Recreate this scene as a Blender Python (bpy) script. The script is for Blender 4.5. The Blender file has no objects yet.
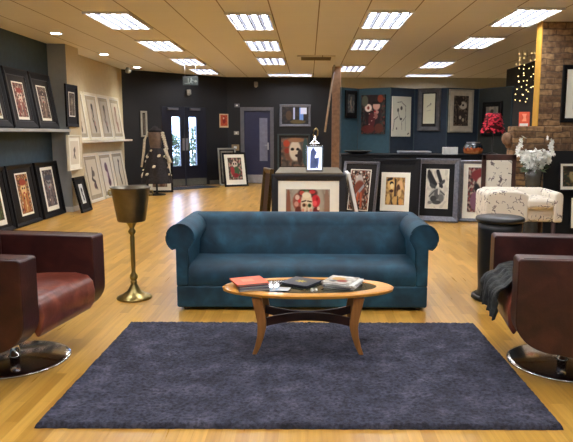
import bpy, bmesh, math, random
from mathutils import Vector, Matrix, noise
random.seed(7)
R = math.radians
PI = math.pi
S = bpy.context.scene
COL = S.collection
H = 1.42            # eye height
HC = 1.519          # ceiling above the eye
ZC = H + HC
F = 615.0
PITCH = R(8.14)
ROLL = R(0.2)
CX, CY = 308.0, 221.0

# ------------------------------------------------------------------ camera
cd = bpy.data.cameras.new('camera'); cam = bpy.data.objects.new('camera', cd); COL.objects.link(cam)
CM = Matrix.Rotation(PI/2 - PITCH, 4, 'X') @ Matrix.Rotation(ROLL, 4, 'Z')
cam.matrix_world = Matrix.Translation((0, 0, H)) @ CM
cd.sensor_width = 36; cd.lens = F/573*36
cd.shift_x = (286.5 - CX)/573; cd.clip_start = .05; cd.clip_end = 200
S.camera = cam

def ray(x, y):
    return CM.to_3x3() @ Vector(((x-CX)/F, (CY-y)/F, -1))
def fl(x, y, Z=0.0):
    d = ray(x, y); t = (Z-H)/d.z
    return Vector((0, 0, H)) + d*t
def at(x, y, Y):
    d = ray(x, y); return Vector((0, 0, H)) + d*(Y/d.y)
def atX(x, y, X):
    d = ray(x, y); return Vector((0, 0, H)) + d*(X/d.x)
def atpl(x, y, P, n):
    d = ray(x, y); o = Vector((0, 0, H)); t = (Vector(P)-o).dot(n)/d.dot(n)
    return o + d*t

# ------------------------------------------------------------------ materials
def lin(c):
    return tuple(((v/255)/12.92 if v/255 <= .04045 else ((v/255+.055)/1.055)**2.4) for v in c[:3])
MC = {}
def nt(name):
    m = bpy.data.materials.new(name); m.use_nodes = True
    return m, m.node_tree.nodes, m.node_tree.links, m.node_tree.nodes['Principled BSDF']
def setp(b, **k):
    for n, v in k.items():
        n = n.replace('_', ' ')
        if n in b.inputs: b.inputs[n].default_value = v
def mat(name, c, rough=.5, metal=0, var=.06, scale=12, bump=0.0, bscale=60, coat=0, spec=.5, sheen=0, stretch=None):
    """plain material with a gentle procedural variation"""
    if name in MC: return MC[name]
    m, N, L, b = nt(name)
    c = lin(c)
    tc = N.new('ShaderNodeTexCoord'); mp = N.new('ShaderNodeMapping')
    L.new(tc.outputs['Object'], mp.inputs['Vector'])
    if stretch: mp.inputs['Scale'].default_value = stretch
    nz = N.new('ShaderNodeTexNoise'); nz.inputs['Scale'].default_value = scale; nz.inputs['Detail'].default_value = 4
    L.new(mp.outputs[0], nz.inputs['Vector'])
    rp = N.new('ShaderNodeValToRGB')
    rp.color_ramp.elements[0].position = .3; rp.color_ramp.elements[1].position = .7
    rp.color_ramp.elements[0].color = tuple(max(0, v*(1-var*2)) for v in c)+(1,)
    rp.color_ramp.elements[1].color = tuple(min(1, v*(1+var*2)) for v in c)+(1,)
    L.new(nz.outputs['Fac'], rp.inputs[0]); L.new(rp.outputs[0], b.inputs['Base Color'])
    setp(b, Roughness=rough, Metallic=metal, Coat_Weight=coat, Specular_IOR_Level=spec, Sheen_Weight=sheen)
    if bump:
        n2 = N.new('ShaderNodeTexNoise'); n2.inputs['Scale'].default_value = bscale; n2.inputs['Detail'].default_value = 3
        L.new(mp.outputs[0], n2.inputs['Vector'])
        bp = N.new('ShaderNodeBump'); bp.inputs['Strength'].default_value = bump; bp.inputs['Distance'].default_value = .01
        L.new(n2.outputs['Fac'], bp.inputs['Height']); L.new(bp.outputs[0], b.inputs['Normal'])
    MC[name] = m
    return m
def emis(name, c, s):
    if name in MC: return MC[name]
    m, N, L, b = nt(name)
    setp(b, Base_Color=lin(c)+(1,), Emission_Color=lin(c)+(1,), Emission_Strength=s)
    MC[name] = m; return m
def glass(name, c=(230, 240, 245), a=.12):
    if name in MC: return MC[name]
    m, N, L, b = nt(name)
    tr = N.new('ShaderNodeBsdfTransparent'); tr.inputs[0].default_value = lin(c)+(1,)
    gl = N.new('ShaderNodeBsdfGlossy'); gl.inputs['Roughness'].default_value = .05
    mx = N.new('ShaderNodeMixShader'); mx.inputs[0].default_value = a
    L.new(tr.outputs[0], mx.inputs[1]); L.new(gl.outputs[0], mx.inputs[2])
    L.new(mx.outputs[0], N['Material Output'].inputs['Surface'])
    MC[name] = m; return m

def mk_floor():
    m, N, L, b = nt('oak_strip_floor')
    tc = N.new('ShaderNodeTexCoord'); sp = N.new('ShaderNodeSeparateXYZ'); L.new(tc.outputs['Object'], sp.inputs[0])
    cb = N.new('ShaderNodeCombineXYZ'); L.new(sp.outputs['Y'], cb.inputs['X']); L.new(sp.outputs['X'], cb.inputs['Y'])
    br = N.new('ShaderNodeTexBrick'); L.new(cb.outputs[0], br.inputs['Vector'])
    br.inputs['Scale'].default_value = 1; br.inputs['Brick Width'].default_value = .62; br.inputs['Row Height'].default_value = .068
    br.inputs['Mortar Size'].default_value = .0012; br.inputs['Mortar Smooth'].default_value = .3; br.inputs['Bias'].default_value = 0
    br.offset = .37; br.inputs['Color1'].default_value = (0, 0, 0, 1); br.inputs['Color2'].default_value = (1, 1, 1, 1)
    br.inputs['Mortar'].default_value = (.25, .25, .25, 1)
    rp = N.new('ShaderNodeValToRGB'); cr = rp.color_ramp
    cr.elements[0].color = lin((184, 136, 54))+(1,); cr.elements[1].color = lin((216, 168, 80))+(1,)
    e = cr.elements.new(.35); e.color = lin((195, 148, 64))+(1,)
    e = cr.elements.new(.7); e.color = lin((206, 160, 74))+(1,)
    L.new(br.outputs['Color'], rp.inputs[0])
    mp = N.new('ShaderNodeMapping'); mp.inputs['Scale'].default_value = (22, .9, 1); L.new(tc.outputs['Object'], mp.inputs['Vector'])
    gz = N.new('ShaderNodeTexNoise'); gz.inputs['Scale'].default_value = 2.2; gz.inputs['Detail'].default_value = 6; gz.inputs['Distortion'].default_value = .1
    L.new(mp.outputs[0], gz.inputs['Vector'])
    gr = N.new('ShaderNodeValToRGB'); gr.color_ramp.elements[0].position = .35; gr.color_ramp.elements[1].position = .62
    gr.color_ramp.elements[0].color = (.84, .79, .72, 1); gr.color_ramp.elements[1].color = (1.04, 1.04, 1.02, 1)
    L.new(gz.outputs['Fac'], gr.inputs[0])
    mx = N.new('ShaderNodeMix'); mx.data_type = 'RGBA'; mx.blend_type = 'MULTIPLY'; mx.inputs[0].default_value = .75
    L.new(rp.outputs[0], mx.inputs[6]); L.new(gr.outputs[0], mx.inputs[7]); L.new(mx.outputs[2], b.inputs['Base Color'])
    rr = N.new('ShaderNodeMapRange'); rr.inputs['To Min'].default_value = .25; rr.inputs['To Max'].default_value = .33
    L.new(gz.outputs['Fac'], rr.inputs[0]); L.new(rr.outputs[0], b.inputs['Roughness'])
    bp = N.new('ShaderNodeBump'); bp.inputs['Strength'].default_value = .12; bp.inputs['Distance'].default_value = .002
    L.new(br.outputs['Fac'], bp.inputs['Height']); bp.invert = True; L.new(bp.outputs[0], b.inputs['Normal'])
    setp(b, Specular_IOR_Level=.5)
    return m
def mk_ceiling():
    m, N, L, b = nt('ceiling_tile')
    tc = N.new('ShaderNodeTexCoord'); sp = N.new('ShaderNodeSeparateXYZ'); L.new(tc.outputs['Object'], sp.inputs[0])
    def grid(out, off, per, wd):
        a = N.new('ShaderNodeMath'); a.operation = 'SUBTRACT'; L.new(out, a.inputs[0]); a.inputs[1].default_value = off - 60*per
        d = N.new('ShaderNodeMath'); d.operation = 'MODULO'; L.new(a.outputs[0], d.inputs[0]); d.inputs[1].default_value = per
        l = N.new('ShaderNodeMath'); l.operation = 'LESS_THAN'; L.new(d.outputs[0], l.inputs[0]); l.inputs[1].default_value = wd
        return l.outputs[0]
    gx = grid(sp.outputs['X'], .127-.008, .6, .016); gy = grid(sp.outputs['Y'], .3, .3, .005)
    nz = N.new('ShaderNodeTexNoise'); nz.inputs['Scale'].default_value = 1.2; L.new(tc.outputs['Object'], nz.inputs['Vector'])
    rp = N.new('ShaderNodeValToRGB'); rp.color_ramp.elements[0].color = lin((224, 222, 220))+(1,); rp.color_ramp.elements[1].color = lin((232, 230, 228))+(1,)
    L.new(nz.outputs['Fac'], rp.inputs[0])
    m1 = N.new('ShaderNodeMix'); m1.data_type = 'RGBA'; L.new(gy, m1.inputs[0]); L.new(rp.outputs[0], m1.inputs[6]); m1.inputs[7].default_value = lin((214, 210, 204))+(1,)
    m2 = N.new('ShaderNodeMix'); m2.data_type = 'RGBA'; L.new(gx, m2.inputs[0]); L.new(m1.outputs[2], m2.inputs[6]); m2.inputs[7].default_value = lin((140, 126, 108))+(1,)
    L.new(m2.outputs[2], b.inputs['Base Color']); setp(b, Roughness=.8)
    return m
def mk_brick():
    m, N, L, b = nt('rough_brick')
    tc = N.new('ShaderNodeTexCoord'); sp = N.new('ShaderNodeSeparateXYZ'); L.new(tc.outputs['Object'], sp.inputs[0])
    ad = N.new('ShaderNodeMath'); ad.operation = 'ADD'; L.new(sp.outputs['X'], ad.inputs[0]); L.new(sp.outputs['Y'], ad.inputs[1])
    cb = N.new('ShaderNodeCombineXYZ'); L.new(ad.outputs[0], cb.inputs['X']); L.new(sp.outputs['Z'], cb.inputs['Y'])
    wz = N.new('ShaderNodeTexNoise'); wz.inputs['Scale'].default_value = 7; L.new(tc.outputs['Object'], wz.inputs['Vector'])
    va = N.new('ShaderNodeVectorMath'); va.operation = 'MULTIPLY_ADD'; L.new(wz.outputs['Color'], va.inputs[0]); va.inputs[1].default_value = (.05, .05, 0)
    L.new(cb.outputs[0], va.inputs[2])
    br = N.new('ShaderNodeTexBrick'); L.new(va.outputs[0], br.inputs['Vector']); br.inputs['Scale'].default_value = 1
    br.inputs['Brick Width'].default_value = .24; br.inputs['Row Height'].default_value = .082; br.inputs['Mortar Size'].default_value = .011; br.inputs['Mortar Smooth'].default_value = .5
    br.inputs['Color1'].default_value = lin((112, 86, 62))+(1,); br.inputs['Color2'].default_value = lin((166, 134, 96))+(1,); br.inputs['Mortar'].default_value = lin((112, 90, 68))+(1,)
    nz = N.new('ShaderNodeTexNoise'); nz.inputs['Scale'].default_value = 16; nz.inputs['Detail'].default_value = 5; L.new(tc.outputs['Object'], nz.inputs['Vector'])
    rp = N.new('ShaderNodeValToRGB'); rp.color_ramp.elements[0].position = .35; rp.color_ramp.elements[0].color = (.5, .45, .42, 1); rp.color_ramp.elements[1].position = .65; rp.color_ramp.elements[1].color = (1.25, 1.2, 1.1, 1)
    L.new(nz.outputs['Fac'], rp.inputs[0])
    mx = N.new('ShaderNodeMix'); mx.data_type = 'RGBA'; mx.blend_type = 'MULTIPLY'; mx.inputs[0].default_value = .8
    L.new(br.outputs['Color'], mx.inputs[6]); L.new(rp.outputs[0], mx.inputs[7]); L.new(mx.outputs[2], b.inputs['Base Color'])
    sb = N.new('ShaderNodeMath'); sb.operation = 'SUBTRACT'; L.new(nz.outputs['Fac'], sb.inputs[0]); L.new(br.outputs['Fac'], sb.inputs[1])
    bp = N.new('ShaderNodeBump'); bp.inputs['Strength'].default_value = .8; bp.inputs['Distance'].default_value = .02
    L.new(sb.outputs[0], bp.inputs['Height']); L.new(bp.outputs[0], b.inputs['Normal']); setp(b, Roughness=.9)
    return m
def mk_mottle(name, cols, scale, rough=.8, bump=.4, bscale=120, sheen=0, detail=5, dist=.5, coat=0, spec=.5):
    m, N, L, b = nt(name)
    tc = N.new('ShaderNodeTexCoord')
    nz = N.new('ShaderNodeTexNoise'); nz.inputs['Scale'].default_value = scale; nz.inputs['Detail'].default_value = detail; nz.inputs['Distortion'].default_value = dist
    L.new(tc.outputs['Object'], nz.inputs['Vector'])
    rp = N.new('ShaderNodeValToRGB'); cr = rp.color_ramp
    cr.elements[0].position = .3; cr.elements[0].color = lin(cols[0])+(1,); cr.elements[1].position = .72; cr.elements[1].color = lin(cols[-1])+(1,)
    for i, c in enumerate(cols[1:-1]):
        e = cr.elements.new(.3+.42*(i+1)/(len(cols)-1)); e.color = lin(c)+(1,)
    L.new(nz.outputs['Fac'], rp.inputs[0]); L.new(rp.outputs[0], b.inputs['Base Color'])
    n2 = N.new('ShaderNodeTexNoise'); n2.inputs['Scale'].default_value = bscale; L.new(tc.outputs['Object'], n2.inputs['Vector'])
    bp = N.new('ShaderNodeBump'); bp.inputs['Strength'].default_value = bump; bp.inputs['Distance'].default_value = .008
    L.new(n2.outputs['Fac'], bp.inputs['Height']); L.new(bp.outputs[0], b.inputs['Normal'])
    setp(b, Roughness=rough, Sheen_Weight=sheen, Coat_Weight=coat, Specular_IOR_Level=spec)
    if sheen and 'Sheen Tint' in b.inputs: b.inputs['Sheen Tint'].default_value = lin(cols[-1])+(1,)
    return m

M = {}
M['floor'] = mk_floor(); M['ceiling'] = mk_ceiling(); M['brick'] = mk_brick()
M['slate'] = mat('slate_blue_paint', (54, 72, 82), .7)
M['grey'] = mat('grey_paint', (156, 160, 160), .7, var=.02)
M['cream'] = mat('cream_paint', (196, 182, 148), .7, var=.02)
M['beige'] = mat('beige_paint', (172, 170, 154), .8, var=.02)
M['navyblack'] = mat('blue_black_paint', (11, 12, 17), .65, var=.05)
M['blackwall'] = mat('black_paint', (30, 27, 27), .7)
M['yellow'] = mat('ochre_strip', (206, 156, 52), .7, var=.04)
M['white'] = mat('white_gloss', (225, 224, 218), .4, var=.01)
M['whiteframe'] = mat('ivory_frame', (216, 208, 186), .5, var=.02)
M['matboard'] = mat('cream_mount', (240, 238, 222), .7, var=.01, spec=.2)
M['blackmat'] = mat('black_mount', (14, 13, 14), .6, spec=.25)
M['greymat'] = mat('grey_mount', (34, 30, 28), .6, spec=.25)
M['blackframe'] = mat('black_frame', (12, 11, 14), .5, spec=.22)
M['char'] = mat('charcoal_frame', (36, 36, 40), .4, spec=.4)
M['silver'] = mat('pewter_frame', (112, 114, 122), .34, metal=.5, var=.12, scale=30)
M['teal'] = mk_mottle('teal_velvet', [(6, 38, 54), (13, 57, 76), (28, 84, 104)], 5, rough=.7, bump=.1, sheen=.35, dist=.4)
M['rug'] = mk_mottle('blue_grey_pile', [(42, 43, 56), (58, 59, 74), (84, 84, 100)], 7, rough=.95, bump=1.0, bscale=170, sheen=.12, detail=10, dist=.3)
M['leather'] = mk_mottle('oxblood_leather', [(46, 20, 18), (62, 29, 26), (80, 40, 34)], 7, rough=.36, bump=.12, bscale=90, detail=4, spec=.5)
M['leather2'] = mk_mottle('worn_lit_seat_leather', [(86, 38, 28), (112, 54, 40), (146, 80, 60)], 8, rough=.3, bump=.2, bscale=25, detail=5, spec=.6)  # worn seat; extra brightness in the colour stands for overhead light
M['chrome'] = mat('chrome', (205, 205, 208), .12, metal=1, var=.01)
M['brass'] = mat('aged_brass', (170, 152, 96), .28, metal=.95, var=.08)
M['bucket'] = mat('tarnished_bucket', (112, 106, 92), .36, metal=.9, var=.12, scale=6)
M['teak'] = mat('golden_teak', (206, 142, 46), .35, var=.12, scale=5, stretch=(1, 9, 9), coat=.3)
M['teakleg'] = mat('teak_leg', (166, 110, 54), .4, var=.12, scale=6, stretch=(8, 8, 1))
M['darkwood'] = mat('dark_walnut', (66, 38, 30), .45, var=.15, scale=8)
M['smoke'] = mat('smoked_glass', (62, 62, 48), .08, var=.03, coat=.8)
M['bluepanel'] = mat('blue_display_felt', (52, 84, 98), .9, var=.04)
M['bluepanel2'] = mat('dark_blue_display_felt', (38, 52, 68), .9, var=.04)
M['greenpanel'] = mat('green_grey_display_felt', (44, 50, 48), .9, var=.04)
M['blackcloth'] = mat('black_cloth', (10, 10, 12), .85)
M['olive'] = mat('olive_board', (104, 94, 72), .6)
M['postwood'] = mat('orange_brown_post', (150, 116, 88), .6, var=.12)
M['navydoor'] = mat('navy_door', (16, 20, 38), .4, var=.04)
M['bluedoor'] = mat('blue_door', (36, 40, 70), .45, var=.04)
M['doorframe'] = mat('grey_door_frame', (92, 92, 98), .5)
M['kick'] = mat('steel_kick_plate', (170, 172, 180), .35, metal=.6)
M['stone'] = mat('grey_skirting', (92, 92, 84), .7)
M['tube'] = emis('lit_tube', (246, 248, 255), 30)
M['down'] = emis('lit_downlight', (255, 248, 235), 30)
M['fairy'] = emis('fairy_bulb', (255, 220, 150), 5)
M['alu'] = mat('louvre_aluminium', (170, 172, 180), .3, metal=.8)
M['red'] = mat('red_feather', (196, 30, 52), .8, var=.25, scale=40)
M['darkiron'] = mat('black_iron', (26, 27, 28), .4, var=.1)
M['throw'] = mk_mottle('grey_wool_throw', [(40, 42, 42), (56, 58, 57), (74, 75, 72)], 20, rough=.95, bump=.6, bscale=140, sheen=.2)
M['petal'] = mat('white_petal', (250, 250, 240), .7, var=.04)
M['leaf'] = mat('green_leaf', (70, 84, 52), .6)
M['vase'] = mat('smoky_vase', (74, 70, 62), .25, coat=.5)
M['skirt'] = mat('dark_tulle', (32, 27, 30), .8, var=.3, scale=30)
M['corset'] = mat('brown_corset', (104, 86, 74), .6, var=.1)
M['lace'] = mat('ivory_lace', (206, 198, 176), .8, var=.15, scale=40)
M['gold'] = mat('gold_leaf', (100, 80, 44), .35, metal=.8, var=.2)
M['doormat'] = mat('dark_entrance_mat', (40, 42, 50), .9)
M['paper'] = mat('white_paper', (222, 222, 216), .6)
M['plug'] = mat('off_white_plastic', (150, 146, 134), .5)
M['orange'] = mat('orange_print', (226, 92, 48), .45)
M['greybook'] = mat('grey_cover', (88, 84, 96), .45)
M['darkbook'] = mat('slate_cover', (46, 50, 62), .4)
M['yel'] = mat('yellow_emblem', (220, 200, 70), .5)
M['pages'] = mat('page_edges', (204, 200, 192), .7)

def mk_pattern():
    m, N, L, b = nt('cream_bird_print_fabric')
    tc = N.new('ShaderNodeTexCoord')
    wz = N.new('ShaderNodeTexNoise'); wz.inputs['Scale'].default_value = 9; L.new(tc.outputs['Object'], wz.inputs['Vector'])
    va = N.new('ShaderNodeVectorMath'); va.operation = 'MULTIPLY_ADD'; L.new(wz.outputs['Color'], va.inputs[0]); va.inputs[1].default_value = (.12, .12, .12)
    L.new(tc.outputs['Object'], va.inputs[2])
    vo = N.new('ShaderNodeTexVoronoi'); vo.feature = 'DISTANCE_TO_EDGE'; vo.inputs['Scale'].default_value = 13; L.new(va.outputs[0], vo.inputs['Vector'])
    ln = N.new('ShaderNodeMath'); ln.operation = 'LESS_THAN'; ln.inputs[1].default_value = .045; L.new(vo.outputs['Distance'], ln.inputs[0])
    nz = N.new('ShaderNodeTexNoise'); nz.inputs['Scale'].default_value = 11; L.new(tc.outputs['Object'], nz.inputs['Vector'])
    gt = N.new('ShaderNodeMath'); gt.operation = 'GREATER_THAN'; gt.inputs[1].default_value = .54; L.new(nz.outputs['Fac'], gt.inputs[0])
    mu = N.new('ShaderNodeMath'); mu.operation = 'MULTIPLY'; L.new(ln.outputs[0], mu.inputs[0]); L.new(gt.outputs[0], mu.inputs[1])
    mx = N.new('ShaderNodeMix'); mx.data_type = 'RGBA'; L.new(mu.outputs[0], mx.inputs[0]); mx.inputs[6].default_value = lin((222, 214, 196))+(1,); mx.inputs[7].default_value = lin((112, 100, 98))+(1,)
    L.new(mx.outputs[2], b.inputs['Base Color']); setp(b, Roughness=.85)
    return m
M['pattern'] = mk_pattern()
def grain(m, scale, lo, hi):
    N, L = m.node_tree.nodes, m.node_tree.links; b = N['Principled BSDF']; src = b.inputs['Base Color'].links[0].from_socket
    tc = N.new('ShaderNodeTexCoord'); nz = N.new('ShaderNodeTexNoise'); nz.inputs['Scale'].default_value = scale; nz.inputs['Detail'].default_value = 3; L.new(tc.outputs['Object'], nz.inputs['Vector'])
    rp = N.new('ShaderNodeValToRGB'); rp.color_ramp.elements[0].position = .35; rp.color_ramp.elements[1].position = .65
    rp.color_ramp.elements[0].color = (lo, lo, lo, 1); rp.color_ramp.elements[1].color = (hi, hi, hi, 1); L.new(nz.outputs['Fac'], rp.inputs[0])
    mx = N.new('ShaderNodeMix'); mx.data_type = 'RGBA'; mx.blend_type = 'MULTIPLY'; mx.inputs[0].default_value = 1
    L.new(src, mx.inputs[6]); L.new(rp.outputs[0], mx.inputs[7]); L.new(mx.outputs[2], b.inputs['Base Color'])
grain(M['rug'], 55, .55, 1.5)
grain(M['teal'], 9, .82, 1.12)
def mk_art():
    m, N, L, b = nt('printed_picture')
    a = N.new('ShaderNodeVertexColor'); a.layer_name = 'Col'; L.new(a.outputs[0], b.inputs['Base Color'])
    setp(b, Roughness=.5, Specular_IOR_Level=.25)
    return m
M['art'] = mk_art()

# ------------------------------------------------------------------ mesh helpers
class MB:
    def __init__(s): s.b = bmesh.new()
    def _add(s, vs, fs, mtx=None, smooth=False):
        vv = [s.b.verts.new((mtx @ Vector(v)) if mtx else v) for v in vs]
        for f in fs:
            try:
                fc = s.b.faces.new([vv[i] for i in f]); fc.smooth = smooth
            except ValueError: pass
        return s
    def box(s, x0, x1, y0, y1, z0, z1, mtx=None):
        v = [(x0, y0, z0), (x1, y0, z0), (x1, y1, z0), (x0, y1, z0), (x0, y0, z1), (x1, y0, z1), (x1, y1, z1), (x0, y1, z1)]
        return s._add(v, [(0, 3, 2, 1), (4, 5, 6, 7), (0, 1, 5, 4), (1, 2, 6, 5), (2, 3, 7, 6), (3, 0, 4, 7)], mtx)
    def lathe(s, prof, seg=32, mtx=None, c=(0, 0, 0)):
        vs = []; fs = []
        n = len(prof)
        for r, z in prof:
            for k in range(seg):
                a = 2*PI*k/seg; vs.append((c[0]+r*math.cos(a), c[1]+r*math.sin(a), c[2]+z))
        for i in range(n-1):
            for k in range(seg):
                k2 = (k+1) % seg; fs.append((i*seg+k, i*seg+k2, (i+1)*seg+k2, (i+1)*seg+k))
        if prof[0][0] > 1e-4: fs.append(tuple(reversed(range(seg))))
        if prof[-1][0] > 1e-4: fs.append(tuple(range((n-1)*seg, n*seg)))
        return s._add(vs, fs, mtx, True)
    def cyl(s, r, z0, z1, seg=24, mtx=None, c=(0, 0, 0)):
        return s.lathe([(r, z0), (r, z1)], seg, mtx, c)
    def prism(s, poly, axis, a, b, mtx=None, smooth=False):
        """extrude a 2-D polygon. axis 'X': poly=(y,z); 'Y': poly=(x,z); 'Z': poly=(x,y)"""
        def P(p, t): return {'X': (t, p[0], p[1]), 'Y': (p[0], t, p[1]), 'Z': (p[0], p[1], t)}[axis]
        n = len(poly); vs = [P(p, a) for p in poly]+[P(p, b) for p in poly]
        fs = [tuple(range(n)), tuple(reversed(range(n, 2*n)))]
        s._add(vs, fs, mtx)
        s._add(vs, [(i, i+n, (i+1) % n+n, (i+1) % n) for i in range(n)], mtx, smooth)
        bmesh.ops.remove_doubles(s.b, verts=s.b.verts, dist=1e-6)
        return s
    def tube(s, pts, r, seg=8, closed=False):
        pts = [Vector(p) for p in pts]; n = len(pts); rs = r if isinstance(r, (list, tuple)) else [r]*n
        vs = []; fs = []; up = Vector((0, 0, 1))
        for i, p in enumerate(pts):
            if closed: d = pts[(i+1) % n]-pts[i-1]
            else: d = pts[min(i+1, n-1)]-pts[max(i-1, 0)]
            d.normalize(); u = up if abs(d.z) < .95 else Vector((1, 0, 0))
            a = d.cross(u).normalized(); b2 = a.cross(d)
            for k in range(seg):
                t = 2*PI*k/seg; vs.append(p+a*math.cos(t)*rs[i]+b2*math.sin(t)*rs[i])
        for i in range(n if closed else n-1):
            j = (i+1) % n
            for k in range(seg):
                k2 = (k+1) % seg; fs.append((i*seg+k, i*seg+k2, j*seg+k2, j*seg+k))
        if not closed: fs += [tuple(reversed(range(seg))), tuple(range((n-1)*seg, n*seg))]
        return s._add(vs, fs, None, True)
    def grid(s, nu, nv, fn, smooth=True):
        vs = [fn(i/nu, j/nv) for j in range(nv+1) for i in range(nu+1)]
        fs = [(j*(nu+1)+i, j*(nu+1)+i+1, (j+1)*(nu+1)+i+1, (j+1)*(nu+1)+i) for j in range(nv) for i in range(nu)]
        return s._add(vs, fs, None, smooth)
    def ball(s, c, r, seg=12, sc=(1, 1, 1), mtx=None):
        n = seg//2
        prof = [(max(math.sin(PI*i/n), 0)*1.0, -math.cos(PI*i/n)) for i in range(n+1)]
        vs = []; fs = []
        for (q, z) in prof:
            for k in range(seg):
                a = 2*PI*k/seg; vs.append((c[0]+r*q*math.cos(a)*sc[0], c[1]+r*q*math.sin(a)*sc[1], c[2]+r*z*sc[2]))
        for i in range(n):
            for k in range(seg):
                k2 = (k+1) % seg; fs.append((i*seg+k, i*seg+k2, (i+1)*seg+k2, (i+1)*seg+k))
        return s._add(vs, fs, mtx, True)
    def build(s, name, m, parent=None, bevel=0, seg=2, loc=None, subsurf=0, solid=0, mtx=None, kind=None, autosmooth=False):
        me = bpy.data.meshes.new(name)
        if mtx: bmesh.ops.transform(s.b, matrix=mtx, verts=s.b.verts)
        bmesh.ops.recalc_face_normals(s.b, faces=s.b.faces)
        s.b.to_mesh(me); s.b.free()
        o = bpy.data.objects.new(name, me); COL.objects.link(o)
        for mm in (m if isinstance(m, list) else [m]): me.materials.append(M[mm] if isinstance(mm, str) else mm)
        if parent: o.parent = parent
        if loc: o.location = loc
        if solid:
            q = o.modifiers.new('thick', 'SOLIDIFY'); q.thickness = solid
        if bevel:
            q = o.modifiers.new('bevel', 'BEVEL'); q.width = bevel; q.segments = seg; q.limit_method = 'ANGLE'; q.angle_limit = R(40)
            for p in me.polygons: p.use_smooth = True
            q.harden_normals = True
        if subsurf:
            q = o.modifiers.new('sub', 'SUBSURF'); q.levels = subsurf; q.render_levels = subsurf
        if kind: o['kind'] = kind
        return o
def tag(o, label, cat, group=None, kind=None):
    o['label'] = label; o['category'] = cat
    if group: o['group'] = group
    if kind: o['kind'] = kind
    return o
def thing(name, label, cat, loc=(0, 0, 0), rz=0, group=None, rx=0):
    o = bpy.data.objects.new(name, None); COL.objects.link(o); o.empty_display_size = .1
    o.location = loc; o.rotation_euler = (rx, 0, rz)
    return tag(o, label, cat, group)
def struct(o): o['kind'] = 'structure'; return o
def copy_tree(o, parent=None):
    c = o.copy(); COL.objects.link(c)
    if parent: c.parent = parent
    for ch in list(o.children): copy_tree(ch, c)
    return c

# ------------------------------------------------------------------ the room
XL, XR, YB = -4.55, 4.75, 17.35
YF = -3.2
W0 = Vector((XL, 15.3, 0)); W1 = Vector((-2.25, YB, 0))        # slanted door wall
wd = (W1-W0).normalized(); wn = Vector((wd.y, -wd.x, 0))         # normal towards the room
struct(MB().box(-4.9, 7.2, YF-.2, YB+.3, -.12, 0).build('floor', 'floor'))
struct(MB().box(-4.9, 7.2, YF-.2, YB+.3, ZC, ZC+.12).build('ceiling', 'ceiling'))
struct(MB().box(XL-.15, XL, YF, 11.0, 0, ZC).build('wall_left', 'slate'))
struct(MB().box(XL-.15, XL, 11.0, 15.35, 0, ZC).build('wall_left_far', 'cream'))
b = MB().box(XL, -4.23, 11.0, 11.6, 0, ZC); pl = b.build('trim_pillar', ['grey', 'cream'])
for p in pl.data.polygons:
    if p.normal.x > .5: p.material_index = 1
struct(pl)
struct(MB().box(XL, -4.215, 10.985, 11.615, 0, .09).build('baseboard_pillar', 'white', bevel=.005))
# slanted wall with the double door opening
def wp(x):  # parameter along the slanted wall for pixel column x
    return (atpl(x, 150, W0, wn)-W0).dot(wd)
WL = (W1-W0).length
d0, dm, d1 = wp(162), wp(185.3), wp(207.5)
DT = 2.12
WM = Matrix.Translation(W0) @ Matrix.Rotation(math.atan2(wd.y, wd.x), 4, 'Z')   # local x along wall, -y towards room
b = MB().box(-.1, d0, 0, .15, 0, ZC).box(d1, WL+.06, 0, .15, 0, ZC).box(d0, d1, 0, .15, DT, ZC)
struct(b.build('wall_entrance', 'navyblack', mtx=WM))
struct(MB().box(-.02, d0-.05, -.02, 0, 0, .12).box(d1+.05, WL, -.02, 0, 0, .12).build('baseboard_entrance', 'stone', mtx=WM, bevel=.004))
# straight back walls: black part and beige part
dx0, dx1 = at(242.5, 150, YB).x, at(272, 150, YB).x
DT2 = at(257, 109, YB).z
b = MB().box(W1.x-.06, dx0, YB, YB+.15, 0, ZC).box(dx1, .75, YB, YB+.15, 0, ZC).box(dx0, dx1, YB, YB+.15, DT2, ZC)
struct(b.build('wall_back', 'navyblack'))
struct(MB().box(.75, 7.2, YB, YB+.15, 0, ZC).build('wall_back_right', 'beige'))
struct(MB().box(W1.x, dx0-.06, YB-.02, YB, 0, .12).box(dx1+.06, .75, YB-.02, YB, 0, .12).build('baseboard_back', 'stone', bevel=.004))
struct(MB().box(XR, XR+.15, YF, 15.1, 0, ZC).build('wall_right', 'blackwall'))
struct(MB().box(7.05, 7.2, 15.0, YB, 0, ZC).build('wall_alcove', 'beige'))
struct(MB().box(XR+.15, 7.2, 14.9, 15.05, 0, ZC).build('wall_alcove_return', 'beige'))
# shop front behind the camera: wall with two wide windows
b = MB().box(XL-.15, XR+.15, YF-.15, YF, 0, .35).box(XL-.15, XR+.15, YF-.15, YF, 2.75, ZC)
for xx in (XL-.15, -.1, XR-.15): b.box(xx, xx+.3, YF-.15, YF, .35, 2.75)
struct(b.build('wall_front', 'cream'))
for i, (xa, xb) in enumerate(((XL+.15, -.1), (.2, XR-.15))):
    w = MB()
    w.box(xa, xb, YF-.12, YF-.05, .35, .42).box(xa, xb, YF-.12, YF-.05, 2.68, 2.75)
    for k in range(4):
        q = xa+(xb-xa-.07)*k/3; w.box(q, q+.07, YF-.12, YF-.05, .42, 2.68)
    wo = struct(w.build('window_%d' % (i+1), 'white'))
    MB().box(xa+.02, xb-.02, YF-.09, YF-.084, .38, 2.72).build('pane', glass('window_glass', (120, 126, 128), .08), wo)

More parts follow.
